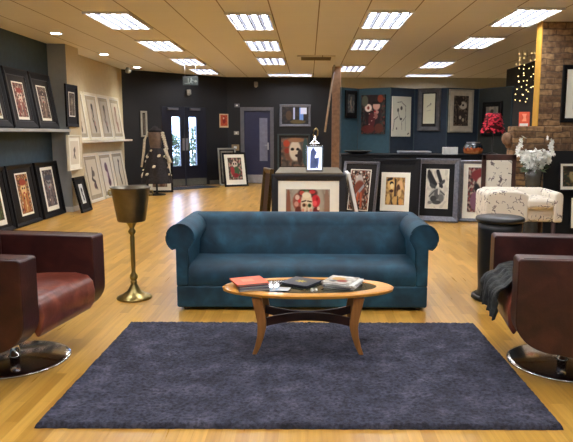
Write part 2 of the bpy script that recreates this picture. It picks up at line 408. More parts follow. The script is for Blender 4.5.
# double entrance doors
def door_leaf(x0, x1, sl0, sl1, z0, z1, hx, root, m='navydoor'):
    b = MB().box(x0, sl0, 0, .05, .001, DT-.03).box(sl1, x1, 0, .05, .001, DT-.03).box(sl0, sl1, 0, .05, .001, z0).box(sl0, sl1, 0, .05, z1, DT-.03)
    lf = b.build('door_leaf', m, root)
    MB().box(sl0, sl1, .02, .028, z0, z1).build('pane', glass('door_glass', (225, 235, 255), .06), lf)
    MB().box(sl0-.02, sl0, -.008, 0, z0-.02, z1+.02).box(sl1, sl1+.02, -.008, 0, z0-.02, z1+.02).box(sl0, sl1, -.008, 0, z0-.02, z0).box(sl0, sl1, -.008, 0, z1, z1+.02).build('glazing_bead', 'char', lf)
    MB().box(x0+.02, x1-.02, -.004, 0, .02, .2).build('kick_plate', 'stone', lf)
    MB().box(hx-.035, hx+.035, -.006, 0, .95, 1.27).build('push_plate', 'kick', lf)
    MB().box((x0+x1)/2-.18, (x0+x1)/2+.12, -.07, 0, DT-.12, DT-.06).build('door_closer', 'doorframe', lf, bevel=.006)
zs0 = atpl(177, 166, W0, wn).z; zs1 = atpl(177, 117, W0, wn).z
rt = bpy.data.objects.new('door_1', None); COL.objects.link(rt); rt.matrix_world = WM; struct(rt)
door_leaf(d0+.03, dm-.004, wp(172.6), wp(180.6), zs0, zs1, wp(183.6), rt)
door_leaf(dm+.004, d1-.03, wp(189.6), wp(196.8), zs0, zs1, wp(187.2), rt)
MB().box(d0, d0+.028, -.01, .15, 0, DT).box(d1-.028, d1, -.01, .15, 0, DT).box(d0, d1, -.01, .15, DT-.028, DT).build('door_frame', 'navyblack', rt)
# blue inner door
rt = bpy.data.objects.new('door_2', None); COL.objects.link(rt); rt.location = (0, YB, 0); struct(rt)
gx0, gx1 = at(259.5, 150, YB).x, at(267.5, 150, YB).x
gz0, gz1 = at(263, 161, YB).z, at(263, 118, YB).z
b = MB().box(dx0+.05, gx0, .03, .075, .01, DT2-.05).box(gx1, dx1-.05, .03, .075, .01, DT2-.05).box(gx0, gx1, .03, .075, .01, gz0).box(gx0, gx1, .03, .075, gz1, DT2-.05)
lf = b.build('door_leaf', 'bluedoor', rt)
MB().box(gx0, gx1, .05, .06, gz0, gz1).build('pane', mat('frosted_pane', (122, 124, 142), .3), lf)
MB().box(dx0+.07, dx1-.07, .024, .03, .02, .25).build('kick_plate', 'kick', lf)
MB().box(dx1-.13, dx1-.09, .02, .03, .95, 1.15).tube([(dx1-.11, .02, 1.08), (dx1-.11, -.02, 1.08), (dx1-.2, -.02, 1.08)], .01).build('door_handle', 'kick', lf)
MB().box(dx0-.05, dx0+.048, -.02, .15, 0, DT2+.05).box(dx1-.048, dx1+.05, -.02, .15, 0, DT2+.05).box(dx0+.048, dx1-.048, -.02, .15, DT2-.048, DT2+.05).build('door_frame', 'doorframe', rt, bevel=.004)
struct(MB().box(dx0-.3, dx1+.3, YB+.16, YB+.2, 0, ZC).build('wall_corridor', 'navyblack'))
# brick pier, lower chimney breast, ochre reveal
px0 = at(541.5, 60, 8.7).x
struct(MB().box(px0, XR, 8.7, 8.9, 0, ZC).build('wall_brick_pier', 'brick'))
struct(MB().box(px0-.012, px0, 8.705, 8.9, 1.53, ZC).build('trim_1', 'yellow'))  # even ochre colour on the pier's narrow left side
bx0 = at(513, 135, 8.45).x
ZM = at(530, 126.3, 8.45).z
struct(MB().box(bx0, XR, 8.42, 8.698, 0, ZM).build('wall_chimney_breast', 'brick', bevel=.015))
# brown post
pp = at(336.5, 100, 14.5)
struct(MB().box(pp.x-.1, pp.x+.1, 14.5, 14.7, 0, ZC).build('trim_2', 'postwood', bevel=.01))

# ------------------------------------------------------------------ ceiling fittings
def make_light(label):
    t = thing('ceiling_light', label, 'ceiling light', group='recessed louvred ceiling lights')
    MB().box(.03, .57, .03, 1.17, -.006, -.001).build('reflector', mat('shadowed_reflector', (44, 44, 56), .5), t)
    MB().box(0, .03, 0, 1.2, -.03, 0).box(.57, .6, 0, 1.2, -.03, 0).box(.03, .57, 0, .03, -.03, 0).box(.03, .57, 1.17, 1.2, -.03, 0).build('frame', 'white', t)
    for k in range(4):
        x = .03+.54*(k+.5)/4
        MB().box(x-.03, x+.03, .05, 1.15, -.018, -.008).build('tube', 'tube', t)
    l = MB()
    for k in range(1, 4): l.box(.03+.54*k/4-.006, .03+.54*k/4+.006, .03, 1.17, -.034, -.007)
    for k in range(1, 12): l.box(.03, .57, .03+1.14*k/12-.002, .03+1.14*k/12+.002, -.03, -.019)
    l.build('louvre', mat('louvre_grey', (110, 112, 124), .5), t)
    return t
rows = ['left', 'left-centre', 'right-centre', 'right']
order = ['nearest visible', 'second', 'third', 'farthest']
first = None
LX = [-2.88, -1.08, .727, 2.52]
LY = [[8.1, 10.5, 12.9, 15.0], [8.13, 10.45, 12.75, 16.1], [7.95, 10.25, 14.2, None], [7.75, 10.0, 13.3, 16.1]]
for i in range(4):
    for j in range(-3, 4):
        if j < 0: y = 5.7+2.4*(j+1)  # unseen fittings continuing the rows, added to light the room
        else: y = LY[i][j]
        if y is None: continue
        if first is None: o = first = make_light('')
        else: o = copy_tree(first)
        o.location = (LX[i], y, ZC)
        if y == 16.1: o.rotation_euler.z = -PI/2; o.location = (LX[i]+.0, y+.6, ZC)
        if j < 0:
            o['label'] = 'rectangular louvred ceiling light out of view overhead, %s row, %s before the frame' % (rows[i], ['far', 'middle', 'just'][j+3])
        else:
            o['label'] = 'rectangular louvred ceiling light, %s of the %s row' % (order[j], rows[i])
first = None
for (px, py), nm in zip(((56, 33), (104, 54), (137, 67)), ('nearest, above the dark slate wall', 'middle one, above the cream wall', 'farthest, beside the black entrance wall')):
    p = fl(px, py, ZC-.001)
    if first is None:
        t = first = thing('downlight', '', 'downlight', group='round downlights along the left wall')
        MB().lathe([(.075, -.004), (.1, -.012), (.1, 0)], 28).build('bezel', 'white', t)
        MB().cyl(.074, -.011, -.005, 28).build('lamp', 'down', t)
    else: t = copy_tree(first)
    t.location = p; t['label'] = 'round white recessed downlight, ' + nm
    l = bpy.data.lights.new('downlight_beam', 'SPOT'); l.energy = 60; l.spot_size = R(110); l.spot_blend = .8; l.color = (1, .93, .8); l.shadow_soft_size = .06
    lo = bpy.data.objects.new('downlight_beam', l); COL.objects.link(lo); lo.location = p+Vector((0, 0, -.03))
p = fl(137, 71, ZC)
tag(MB().lathe([(.07, -.03), (.06, -.12), (.0, -.14)], 20).lathe([(.05, 0), (.05, -.03)], 20).build('dome_camera', 'plug', loc=(p.x+.02, 14.9, ZC)), 'small domed security camera under the ceiling beside the farthest downlight', 'camera')
p = fl(316, 57, ZC)
v = MB().box(-.38, .38, -.3, .3, -.03, 0)
t = thing('air_vent', 'flat beige air vent panel in the ceiling before the black back wall', 'vent', (p.x, p.y, ZC))
v.build('vent_frame', 'ceiling', t, bevel=.01)
v = MB()
for k in range(8): v.box(-.3, .3, -.24+k*.065, -.24+k*.065+.03, -.04, -.03)
v.build('slats', 'olive', t)
# exit sign
p = at(190.5, 81, 14.0)
t = thing('exit_sign', 'dark hanging exit sign with pale running figure and arrow', 'exit sign', (p.x, 14.0, p.z-.09))
MB().box(-.17, .17, -.012, .012, 0, .19).build('panel', mat('exit_panel', (44, 50, 48), .35), t, bevel=.004)
g = MB()
g.box(-.13, -.04, -.016, -.0125, .03, .045).box(-.055, -.04, -.016, -.0125, .03, .15)            # arrow shaft and door post
g.ball((.02, -.014, .145), .017, 10, (1, .2, 1))
g.prism([(-.005, .07), (.02, .07), (.045, .13), (.01, .13)], 'Y', -.016, -.0125)
g.prism([(0, .075), (.012, .065), (-.02, .03), (-.035, .035)], 'Y', -.016, -.0125)
g.prism([(.015, .075), (.03, .07), (.05, .03), (.035, .03)], 'Y', -.016, -.0125)
g.prism([(.035, .125), (.07, .1), (.065, .09), (.03, .11)], 'Y', -.016, -.0125)
g.prism([(.08, .085), (.12, .12), (.12, .1), (.15, .1), (.15, .07), (.12, .07), (.12, .05)], 'Y', -.016, -.0125)
g.build('pictogram', mat('faded_white', (110, 118, 110), .6), t)
MB().tube([(-.12, 0, .19), (-.12, 0, ZC-p.z+.09)], .004).tube([(.12, 0, .19), (.12, 0, ZC-p.z+.09)], .004).build('hanger', 'kick', t)
for (px, py, nm) in ((189, 92, 'over the double doors'), (256, 84, 'over the blue door')):
    q = at(px, py, YB-.061) if px > 230 else atpl(px, py, W0+wn*.061, wn)
    tag(MB().box(-.05, .05, -.05, .05, -.06, .06).ball((0, -.04, -.05), .05, 12).build('motion_sensor', 'plug', loc=q, bevel=.01), 'small white motion sensor on the dark wall '+nm, 'sensor', 'motion sensors')

# ------------------------------------------------------------------ pictures
def smooth(e0, e1, x):
    t = min(1, max(0, (x-e0)/(e1-e0))); return t*t*(3-2*t)
def paint(bg, shapes, seed=0, pal=None, pf=6, pa=.5, asp=1.0):
    """picture colour function: background, mottled palette patches, then shapes ('e',cx,cy,rx,ry,col[,rot]) / ('l',x0,y0,x1,y1,w,col) / ('r',x0,y0,x1,y1,col)"""
    def fn(u, v):
        c = Vector(bg)
        if pal:
            for k, pc in enumerate(pal):
                n = noise.noise(Vector((u*pf*asp+seed*3.1+k*17, v*pf+k*5.3, seed)))
                c = c.lerp(Vector(pc), pa*smooth(.02, .25, n))
        for s in shapes:
            if s[0] == 'e':
                dx, dy = u-s[1], v-s[2]; a = s[6] if len(s) > 6 else 0
                x, y = dx*math.cos(a)+dy*math.sin(a), -dx*math.sin(a)+dy*math.cos(a)
                d = math.sqrt((x/s[3])**2+(y/s[4])**2); c = c.lerp(Vector(s[5]), 1-smooth(.85, 1.15, d))
            elif s[0] == 'l':
                ax, ay, bx, by = s[1:5]; L2 = (bx-ax)**2+(by-ay)**2
                t = min(1, max(0, ((u-ax)*(bx-ax)+(v-ay)*(by-ay))/L2)); d = math.hypot(u-ax-t*(bx-ax), v-ay-t*(by-ay))
                c = c.lerp(Vector(s[6]), 1-smooth(s[5]*.6, s[5]*1.2, d))
            elif s[0] == 'r':
                if s[1] < u < s[3] and s[2] < v < s[4]: c = Vector(s[5])
        return tuple(c)
    return fn
def picture_mesh(name, w, h, x0, z0, y, fn, parent, n=46):
    nu = n; nv = max(10, int(n*h/w)) if h/w < 2.2 else int(n*2)
    me = bpy.data.meshes.new(name)
    vs = [(x0+w*i/nu, y, z0+h*j/nv) for j in range(nv+1) for i in range(nu+1)]
    fs = [(j*(nu+1)+i, j*(nu+1)+i+1, (j+1)*(nu+1)+i+1, (j+1)*(nu+1)+i) for j in range(nv) for i in range(nu)]
    me.from_pydata(vs, [], fs)
    ca = me.color_attributes.new('Col', 'FLOAT_COLOR', 'POINT')
    k = 0
    for j in range(nv+1):
        for i in range(nu+1):
            ca.data[k].color = lin(fn(i/nu, j/nv))+(1,); k += 1
    me.materials.append(M['art'])
    o = bpy.data.objects.new(name, me); COL.objects.link(o); o.parent = parent
    return o
def moulding(w, h, fw, dp):
    """mitred ring, front at y=-dp, back at y=0"""
    b = MB()
    prof = [(0, 0), (0, -dp*.8), (fw*.18, -dp), (fw*.45, -dp*.92), (fw, -dp*.62), (fw, 0)]
    def ring(t, y): return [(-w/2+t, y, t), (w/2-t, y, t), (w/2-t, y, h-t), (-w/2+t, y, h-t)]
    vs = []; [vs.extend(ring(t, y)) for t, y in prof]
    fs = []
    for i in range(len(prof)-1):
        for k in range(4):
            k2 = (k+1) % 4; fs.append((i*4+k, i*4+k2, (i+1)*4+k2, (i+1)*4+k))
    b._add(vs, fs); return b
def framed(label, w, h, fw, frame, mount, mg, fn, loc, rz=0, lean=0, group=None, dp=.035, inner=None, border=None, cat='picture', name='framed_picture', roll=0, n=46, cl=None):
    """mg = (left,right,top,bottom) mount margins inside the moulding"""
    t = thing(name, label, cat, loc, rz, group, rx=-lean)
    if roll: t.rotation_euler.y = roll
    moulding(w, h, fw, dp).build('frame', frame, t)
    MB().box(-w/2+.004, w/2-.004, -.004, 0, .004, h-.004).build('backing_board', 'olive', t)
    iw, ih = w-2*fw, h-2*fw
    if mount: MB().box(-iw/2, iw/2, -dp*.45, -.004, fw, fw+ih).build('mount', mount, t)
    if inner:    # thin inner slip along the moulding
        g = .012
        MB().box(-iw/2, -iw/2+g, -dp*.6, -dp*.45, fw, fw+ih).box(iw/2-g, iw/2, -dp*.6, -dp*.45, fw, fw+ih).box(-iw/2+g, iw/2-g, -dp*.6, -dp*.45, fw, fw+g).box(-iw/2+g, iw/2-g, -dp*.6, -dp*.45, fw+ih-g, fw+ih).build('slip', inner, t)
    x0 = -iw/2+mg[0]; x1 = iw/2-mg[1]; z0 = fw+mg[3]; z1 = fw+ih-mg[2]
    if border:
        bw, bc = border
        MB().box(x0-bw, x1+bw, -dp*.45-.002, -dp*.45, z0-bw*(cl or 1), z1+bw).build('print_border', bc, t)
    picture_mesh('print', x1-x0, z1-z0, x0, z0, -dp*.45-.004, fn, t, n)
    return t

K = (22, 20, 20); CR = (236, 226, 200); RD = (168, 40, 36)
# --- the large landscape picture behind the sofa
fnA = paint((150, 142, 128), [
    ('e', .06, .4, .05, .6, (138, 88, 66)), ('e', .93, .5, .06, .5, (146, 116, 98)), ('e', .5, .6, .36, .66, (170, 162, 144)),
    ('e', .28, .66, .12, .24, (150, 84, 66)), ('e', .5, .9, .22, .14, (96, 50, 42)), ('e', .26, .78, .05, .07, (220, 190, 170)), ('e', .24, .6, .05, .07, (206, 150, 130)), ('e', .31, .68, .035, .05, (214, 60, 56)),
    ('e', .3, .42, .09, .11, (96, 46, 36)), ('e', .28, .3, .05, .06, (190, 120, 100)), ('e', .44, .95, .09, .06, (58, 84, 48)), ('e', .6, .93, .07, .05, (200, 60, 58)), ('e', .37, .9, .06, .06, (190, 80, 66)),
    ('e', .68, .68, .1, .17, (206, 46, 54)), ('e', .66, .62, .05, .07, (236, 92, 92)), ('e', .71, .74, .03, .05, (160, 24, 34)), ('e', .69, .42, .07, .1, (104, 34, 32)), ('e', .74, .48, .03, .05, (224, 200, 180)),
    ('e', .475, .58, .135, .36, (224, 208, 176)), ('e', .47, .84, .1, .08, (234, 222, 196)), ('l', .37, .66, .45, .69, .02, (70, 44, 34)), ('l', .5, .68, .58, .66, .02, (70, 44, 34)),
    ('e', .415, .57, .045, .055, (150, 104, 70)), ('e', .415, .57, .024, .032, (50, 34, 26)), ('e', .54, .56, .045, .055, (92, 112, 66)), ('e', .54, .56, .022, .032, (24, 34, 20)),
    ('l', .475, .6, .485, .42, .012, (190, 150, 116)), ('e', .48, .4, .028, .025, (170, 124, 96)), ('e', .48, .29, .05, .04, (196, 40, 42)), ('l', .44, .29, .52, .29, .008, (110, 20, 24)),
    ('e', .39, .42, .03, .06, (216, 150, 130)), ('e', .57, .42, .03, .06, (216, 160, 140)), ('e', .48, .08, .08, .12, (190, 172, 146)), ('e', .62, .28, .03, .05, (190, 60, 60)), ('e', .35, .25, .03, .04, (206, 90, 80))], 2, [(120, 96, 76), (176, 168, 150)], 7, .5, 2)
zt = at(308, 174, 8.0).z
framed('large charcoal framed picture behind the sofa, pale painted face with red flower', (345.2-272)/F*8.05, zt/math.cos(.07), .085, 'char', 'matboard', (.1, .12, .11, .14), fnA,
       (at(308.6, 200, 7.93).x, 7.9, 0), 0, .07, dp=.05, n=90)

# --- pictures on the left wall shelf
def port(seed, tones, face=True, hs=.62):
    sh = [('e', .5, .4, .3, .42, tones[1]), ('e', .5, hs, .24, .18, tones[2])]
    if face: sh += [('e', .42, hs+.02, .06, .03, K), ('e', .6, hs+.02, .06, .03, K), ('e', .5, hs-.1, .07, .025, RD), ('e', .5, hs+.17, .32, .08, tones[0])]
    sh += [('l', .2, .05, .42, .5, .03, tones[0]), ('l', .8, .05, .6, .48, .03, tones[0]), ('l', .5, .05, .52, .4, .025, tones[2])]
    sh += [('e', .2+.3*((i*7+seed*3) % 5)/2.5, .08+.1*i, .05, .03, (tones[0], tones[2], (214, 196, 170), (40, 30, 30))[(i+seed) % 4]) for i in range(9)]
    return paint(tones[3], sh, seed, [tones[0], tones[2], tones[1], (44, 36, 36)], 15, .95)
ty = [8.62, 9.46, 10.29]
shz = 1.475
struct(MB().box(XL, -4.2, 2.5, 10.99, shz-.05, shz).build('trim_shelf_left', 'grey', bevel=.004))
lab = ['black framed colourful portrait on the grey shelf, cut off by the left edge', 'black framed red and gold figure print on the grey shelf, left of a brown one', 'black framed brown figure print on the grey shelf, beside the grey pillar']
ton = [((60, 40, 30), (140, 90, 50), (200, 180, 130), (110, 80, 60)), ((140, 56, 44), (128, 84, 70), (214, 190, 170), (96, 60, 52)), ((60, 44, 36), (116, 92, 76), (178, 156, 136), (98, 76, 64))]
for k in range(3):
    framed(lab[k], .8, .9, .1, 'blackframe', 'greymat', (.14, .14, .12, .07), port(k+1, ton[k]), (-4.31, ty[k], shz), PI/2, .16, 'black framed prints on the left shelf', inner='darkiron', border=(.02, 'matboard'), dp=.05, cl=2)
# --- pictures standing on the floor under the shelf
lab = ['black framed print with cream mount on the floor, cut off at the left edge', 'black framed narrow orange and gold print standing on the floor by the left wall', 'black framed blue and brown print with broad cream border standing by the pillar']
ton = [((40, 60, 34), (90, 110, 70), (120, 60, 40), (70, 90, 50)), ((158, 64, 40), (176, 120, 60), (224, 196, 140), (126, 96, 70)), ((60, 66, 80), (112, 96, 90), (150, 150, 146), (90, 78, 76))]
ty = [8.5, 9.42, 10.38]
for k in range(3):
    framed(lab[k], .88, .93, .06, 'blackframe', 'blackmat', (.22, .18, .09, .12) if k < 2 else (.19, .19, .08, .12), port(k+11, ton[k]), (-4.33, ty[k], .002), PI/2, .14, 'black framed prints on the floor by the left wall', border=(.022 if k == 1 else .05, 'matboard'), dp=.05, cl=1.5)
# pillar side: two hung pictures, one floor picture
fnS = port(21, ((70, 60, 50), (110, 100, 86), (150, 140, 120), (84, 74, 62)), False)
z0, z1 = atX(73, 127, -4.2).z, atX(73, 85, -4.2).z
framed('black framed small dark print hanging on the side of the pillar', .56, z1-z0, .06, 'blackframe', 'blackmat', (.1, .1, .09, .14), fnS, (-4.215, 11.1, z0), PI/2, .0, dp=.03, border=(.02, 'matboard'))
z0, z1 = atX(75, 170, -4.2).z, atX(75, 135, -4.2).z
fnB = paint((214, 206, 184), [('l', .4, .3, .55, .7, .05, (80, 76, 66)), ('e', .5, .6, .12, .1, (110, 104, 90)), ('l', .6, .25, .45, .5, .04, (90, 84, 74))], 3)
framed('white framed ink sketch hanging low on the side of the pillar', .6, z1-z0, .045, 'whiteframe', 'matboard', (.06, .06, .06, .06), fnB, (-4.212, 11.08, z0), PI/2, .0, dp=.05)
fnC = paint((200, 204, 204), [('e', .5, .7, .25, .14, (40, 40, 44)), ('l', .3, .5, .7, .3, .09, (40, 40, 44)), ('e', .55, .2, .2, .1, (70, 70, 74)), ('e', .5, .5, .16, .1, (120, 120, 120))], 4)
framed('small black framed monochrome print leaning at the foot of the pillar', .5, .64, .05, 'blackframe', 'blackmat', (.13, .13, .1, .12), fnC, (-4.0, 11.0, .002), PI/2, .22, dp=.04, border=(.015, 'paper'))
# --- white pictures on the ledge and below
lz = atX(110, 140, -4.3).z
struct(MB().box(XL, -4.28, 11.5, 15.1, lz-.04, lz).build('trim_ledge_left', 'whiteframe', bevel=.004))
def fig(seed, dk, bg=(206, 196, 174), lean=0):
    return paint(bg, [('e', .5, .82, .13, .07, dk), ('l', .5, .75, .45+lean, .45, .13, dk), ('l', .45+lean, .45, .6, .12, .1, dk), ('e', .4, .62, .1, .1, (150, 136, 122)), ('l', .3, .6, .5, .4, .04, (170, 156, 140)), ('e', .6, .3, .1, .08, (150, 120, 110))], seed, [(186, 176, 156)], 5, .4)
labs = ['white framed print on the white ledge, mostly hidden behind the pillar pictures', 'white framed dark standing figure print, first fully visible on the white ledge', 'white framed grey figure print, middle of the white ledge', 'white framed brown and white figure print at the far end of the white ledge']
fns = [fig(5, (90, 80, 72)), fig(6, (48, 42, 40), (176, 168, 152)), fig(7, (84, 76, 68), (176, 168, 152)), fig(8, (134, 96, 84), (200, 190, 170))]
for k, y in enumerate((12.08, 12.88, 13.64, 14.42)):
    framed(labs[k], .74, .97, .05, 'whiteframe', mat('stone_mount', (160, 150, 128), .7), (.1, .1, .09, .09), fns[k], (-4.4, y, lz), PI/2, .13, 'white framed prints on the white ledge', dp=.035, inner='white')
labs = ['white framed sketch of dark curling figure on the floor under the ledge, nearest', 'white framed purple figure print on the floor under the ledge, middle', 'white framed thin black figure print on the floor under the ledge, farthest']
fns = [paint((206, 196, 172), [('l', .5, .75, .4, .5, .05, (60, 52, 46)), ('e', .55, .6, .13, .09, (96, 84, 74)), ('l', .35, .45, .62, .35, .05, (50, 44, 40)), ('e', .55, .25, .13, .1, (90, 60, 60)), ('l', .6, .3, .7, .15, .04, K)], 3),
       paint((214, 206, 188), [('e', .45, .72, .16, .14, (96, 72, 84)), ('l', .5, .7, .6, .3, .12, (104, 70, 82)), ('e', .6, .25, .16, .12, (82, 54, 66)), ('e', .45, .5, .07, .08, (190, 170, 170))], 9),
       paint((216, 208, 190), [('l', .6, .88, .5, .5, .05, K), ('l', .5, .5, .62, .12, .06, (60, 54, 50)), ('e', .6, .85, .08, .05, K)], 4)]
for k, y in enumerate((12.65, 13.55, 14.4)):
    framed(labs[k], .84, 1.0, .05, 'whiteframe', mat('stone_mount', (190, 180, 158), .7), (.09, .09, .08, .1), fns[k], (-4.36, y, .002), PI/2, .15, 'white framed prints on the floor under the ledge', dp=.04, inner='white')

# --- pictures and fittings on the entrance walls
WR = math.atan2(wd.y, wd.x)
def onwall(px, py): return atpl(px, py, W0+wn*.005, wn)
a, b_ = onwall(141, 137), onwall(146.5, 111)
framed('slim pale grey framed print on the black wall above the dress form', (b_-a).dot(wd), b_.z-a.z, .05, mat('pale_grey_frame', (150, 148, 136), .5), 'greymat', (.02, .02, .03, .03), fig(31, (60, 56, 52), (90, 86, 80)), (a+b_)/2*1.0-Vector((0, 0, (b_.z-a.z)/2)), WR, 0)
q0 = at(219.5, 127.5, YB-.005); q1 = at(227.5, 114, YB-.005)
q0 = onwall(219.5, 127.5); q1 = onwall(228, 114)
t = thing('poster', 'small orange poster with figure on the dark wall right of the double doors', 'poster', (q0+q1)/2-Vector((0, 0, (q1.z-q0.z)/2)), WR)
wq = (q1-q0).dot(wd)
MB().box(-wq/2, wq/2, -.01, 0, 0, q1.z-q0.z).build('sheet', mat('poster_card', (214, 190, 150), .6), t)
picture_mesh('print', wq*.8, (q1.z-q0.z)*.8, -wq*.4, (q1.z-q0.z)*.12, -.012, paint((196, 92, 56), [('e', .5, .55, .25, .35, (140, 40, 34)), ('e', .45, .7, .12, .1, (230, 180, 150))], 3, [(150, 50, 40)], 6, .5), t, 16)
for px, py, s, nm, c in ((236.5, 133, .1, 'white light switch on the dark wall between the doors', 'plug'), (237, 105.5, .1, 'grey alarm sounder high on the wall beside the blue door', 'doorframe'), (235.5, 147.5, .17, 'beige control box low on the wall left of the blue door', mat('beige_box', (150, 126, 88), .5))):
    q = at(px, py, YB-.002)
    tt = thing('wall_box', nm, 'wall box', q)
    MB().box(-s/2-.02, s/2+.02, -.035, 0, -s/2, s/2).build('casing', c, tt, bevel=.008)
    MB().box(-s/4, s/4, -.045, -.0345, -s/5, s/5).build('button', 'white', tt, bevel=.004)
# leaning picture by the blue door
fnP = paint((70, 60, 56), [('e', .5, .7, .2, .14, (206, 190, 170)), ('e', .6, .4, .2, .2, (60, 90, 60)), ('e', .3, .4, .14, .2, (150, 50, 50)), ('e', .5, .2, .22, .1, (130, 36, 40)), ('e', .42, .72, .05, .05, K), ('e', .58, .72, .05, .05, K)], 6, [(150, 60, 60), (60, 84, 50), (190, 160, 140)], 9, .8)
pa = fl(236, 184.5)
framed('black framed red and green print with cream mount leaning by the blue door', .66, .92, .05, 'blackframe', 'matboard', (.09, .09, .09, .13), fnP, (at(236.5, 170, 16.35).x, 16.35, .002), R(26), .26, dp=.04)
framed('pale grey framed print standing behind the picture by the blue door', .5, 1.02, .04, mat('pale_grey_frame', (150, 148, 136), .5), 'greymat', (.04, .04, .04, .04), fig(8, K, (120, 116, 104)), (at(229, 170, 16.85).x, 16.75, .002), R(22), .2, dp=.04)
# landscape picture and face picture on the back wall
q0, q1 = at(279.5, 126.5, YB-.01), at(311, 104.5, YB-.01)
fnR = paint((40, 38, 40), [('r', .42, .25, .5, 1.0, (196, 204, 240)), ('r', .66, .2, .82, 1.0, (120, 160, 230)), ('r', .70, .6, .95, 1.0, (224, 230, 250)), ('e', .25, .5, .12, .3, (80, 60, 44)), ('e', .6, .12, .3, .12, (96, 84, 50))], 5, [(70, 60, 50)], 7, .6)  # pale bars are glass reflections painted into the print
framed('silver framed landscape print with painted-in glass reflections high on the back wall', q1.x-q0.x, q1.z-q0.z, .07, 'silver', 'greymat', (.01, .01, .01, .01), fnR, ((q0.x+q1.x)/2, YB-.004, q0.z), 0, 0)
q0, q1 = at(277.5, 169, YB-.01), at(310, 134, YB-.01)
fnF = paint((92, 84, 76), [('e', .35, .6, .28, .4, (120, 84, 66)), ('e', .2, .8, .12, .12, (176, 70, 44)), ('e', .22, .55, .1, .1, (150, 60, 44)), ('e', .52, .55, .22, .36, (214, 200, 176)), ('e', .42, .6, .07, .05, K), ('e', .62, .6, .06, .05, K), ('e', .58, .38, .06, .05, (60, 34, 34)), ('e', .7, .35, .1, .25, (60, 50, 48)), ('e', .55, .92, .3, .08, (150, 110, 80)), ('e', .9, .5, .1, .5, (60, 84, 84))], 7, [(60, 50, 46), (150, 110, 86)], 8, .6)
framed('dark teal framed painting of a pale face on the black back wall', q1.x-q0.x, q1.z-q0.z, .045, mat('teal_edge_frame', (52, 66, 68), .4), 'greymat', (.06, .01, .06, .03), fnF, ((q0.x+q1.x)/2, YB-.004, q0.z), 0, 0)

# ------------------------------------------------------------------ display plinth, lantern, side frames
pz = .9
px_a, px_b = at(275, 172, 8.15).x, at(343, 172, 8.15).x
t = thing('display_plinth', 'olive topped print plinth standing behind the large framed picture', 'plinth', ((px_a+px_b)/2, 8.15, 0))
wp_ = (px_b-px_a)/2
MB().box(-wp_, wp_, 0, 1.35, pz-.035, pz).build('top', 'olive', t, bevel=.005)
MB().box(-wp_+.03, wp_-.03, .03, 1.32, 0, pz-.035).build('body', 'darkwood', t)
ly = 8.42; lp = fl(314.3, 172.5, pz)
lp = Vector((at(314.5, 160, ly).x, ly, pz))
t = thing('lantern', 'silver candle lantern with bright white panes standing on the display plinth', 'lantern', lp)
s = .105; lh = at(314, 145.5, ly).z-pz
b = MB().box(-s-.008, s+.008, -s-.008, s+.008, .0, .03).box(-s-.008, s+.008, -s-.008, s+.008, lh-.02, lh)
for sx in (-1, 1):
    for sy in (-1, 1): b.box(sx*s-.01, sx*s+.01, sy*s-.01, sy*s+.01, .02, lh)
b.build('frame', 'chrome', t, bevel=.003)
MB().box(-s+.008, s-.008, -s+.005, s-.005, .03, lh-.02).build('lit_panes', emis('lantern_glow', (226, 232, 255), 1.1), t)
b = MB(); y = -s-.002
b.prism([(-.06, .05), (.02, .05), (.035, .12), (.0, .2), (.03, .26), (-.02, .33), (-.055, .27)], 'Y', y, y+.004)
b.prism([(.0, .18), (.06, .2), (.05, .05), (.03, .05)], 'Y', y, y+.004)
b.build('figure', mat('blue_figure', (110, 130, 190), .5), t)
MB().lathe([(s*1.25, lh), (s*.5, lh+.06), (s*.28, lh+.08), (s*.28, lh+.12), (0, lh+.14)], 4, mtx=Matrix.Rotation(PI/4, 4, 'Z')).build('roof', 'chrome', t)
MB().tube([(.0, 0, lh+.12), (-.02, 0, lh+.15), (-.01, 0, lh+.2), (.02, 0, lh+.235), (.045, 0, lh+.2), (.04, 0, lh+.14), (.02, 0, lh+.11)], .011).build('handle', 'brass', t)
# ornate frame stack at plinth's left
gp = at(269, 200, 8.3)
framed('ornate gold cornered dark frame leaning at the left of the plinth', .42, .93, .07, 'gold', 'darkwood', (.01, .01, .01, .01), paint((70, 44, 36), [], 3, [(50, 34, 30)], 5, .5), (-.62, 8.62, .002), -R(72), .1, dp=.05)
# white edged canvas leaning against the plinth's right side
p0, p1 = at(355.8, 212, 8.0), at(346, 169, 8.0)
t = thing('canvas', 'white edged canvas leaning sideways against the right of the plinth', 'canvas', (p1.x+.235, 8.0, .002))
hh = 0.92; an = -math.atan2(.235-.02, p1.z)
cm = Matrix.Rotation(an, 4, 'Y')
MB().box(-.018, .022, 0, .6, 0, hh, mtx=cm).build('canvas_edge', 'white', t)
MB().box(.022, .03, .01, .59, .01, hh-.01, mtx=cm).build('canvas_face', 'blackmat', t)

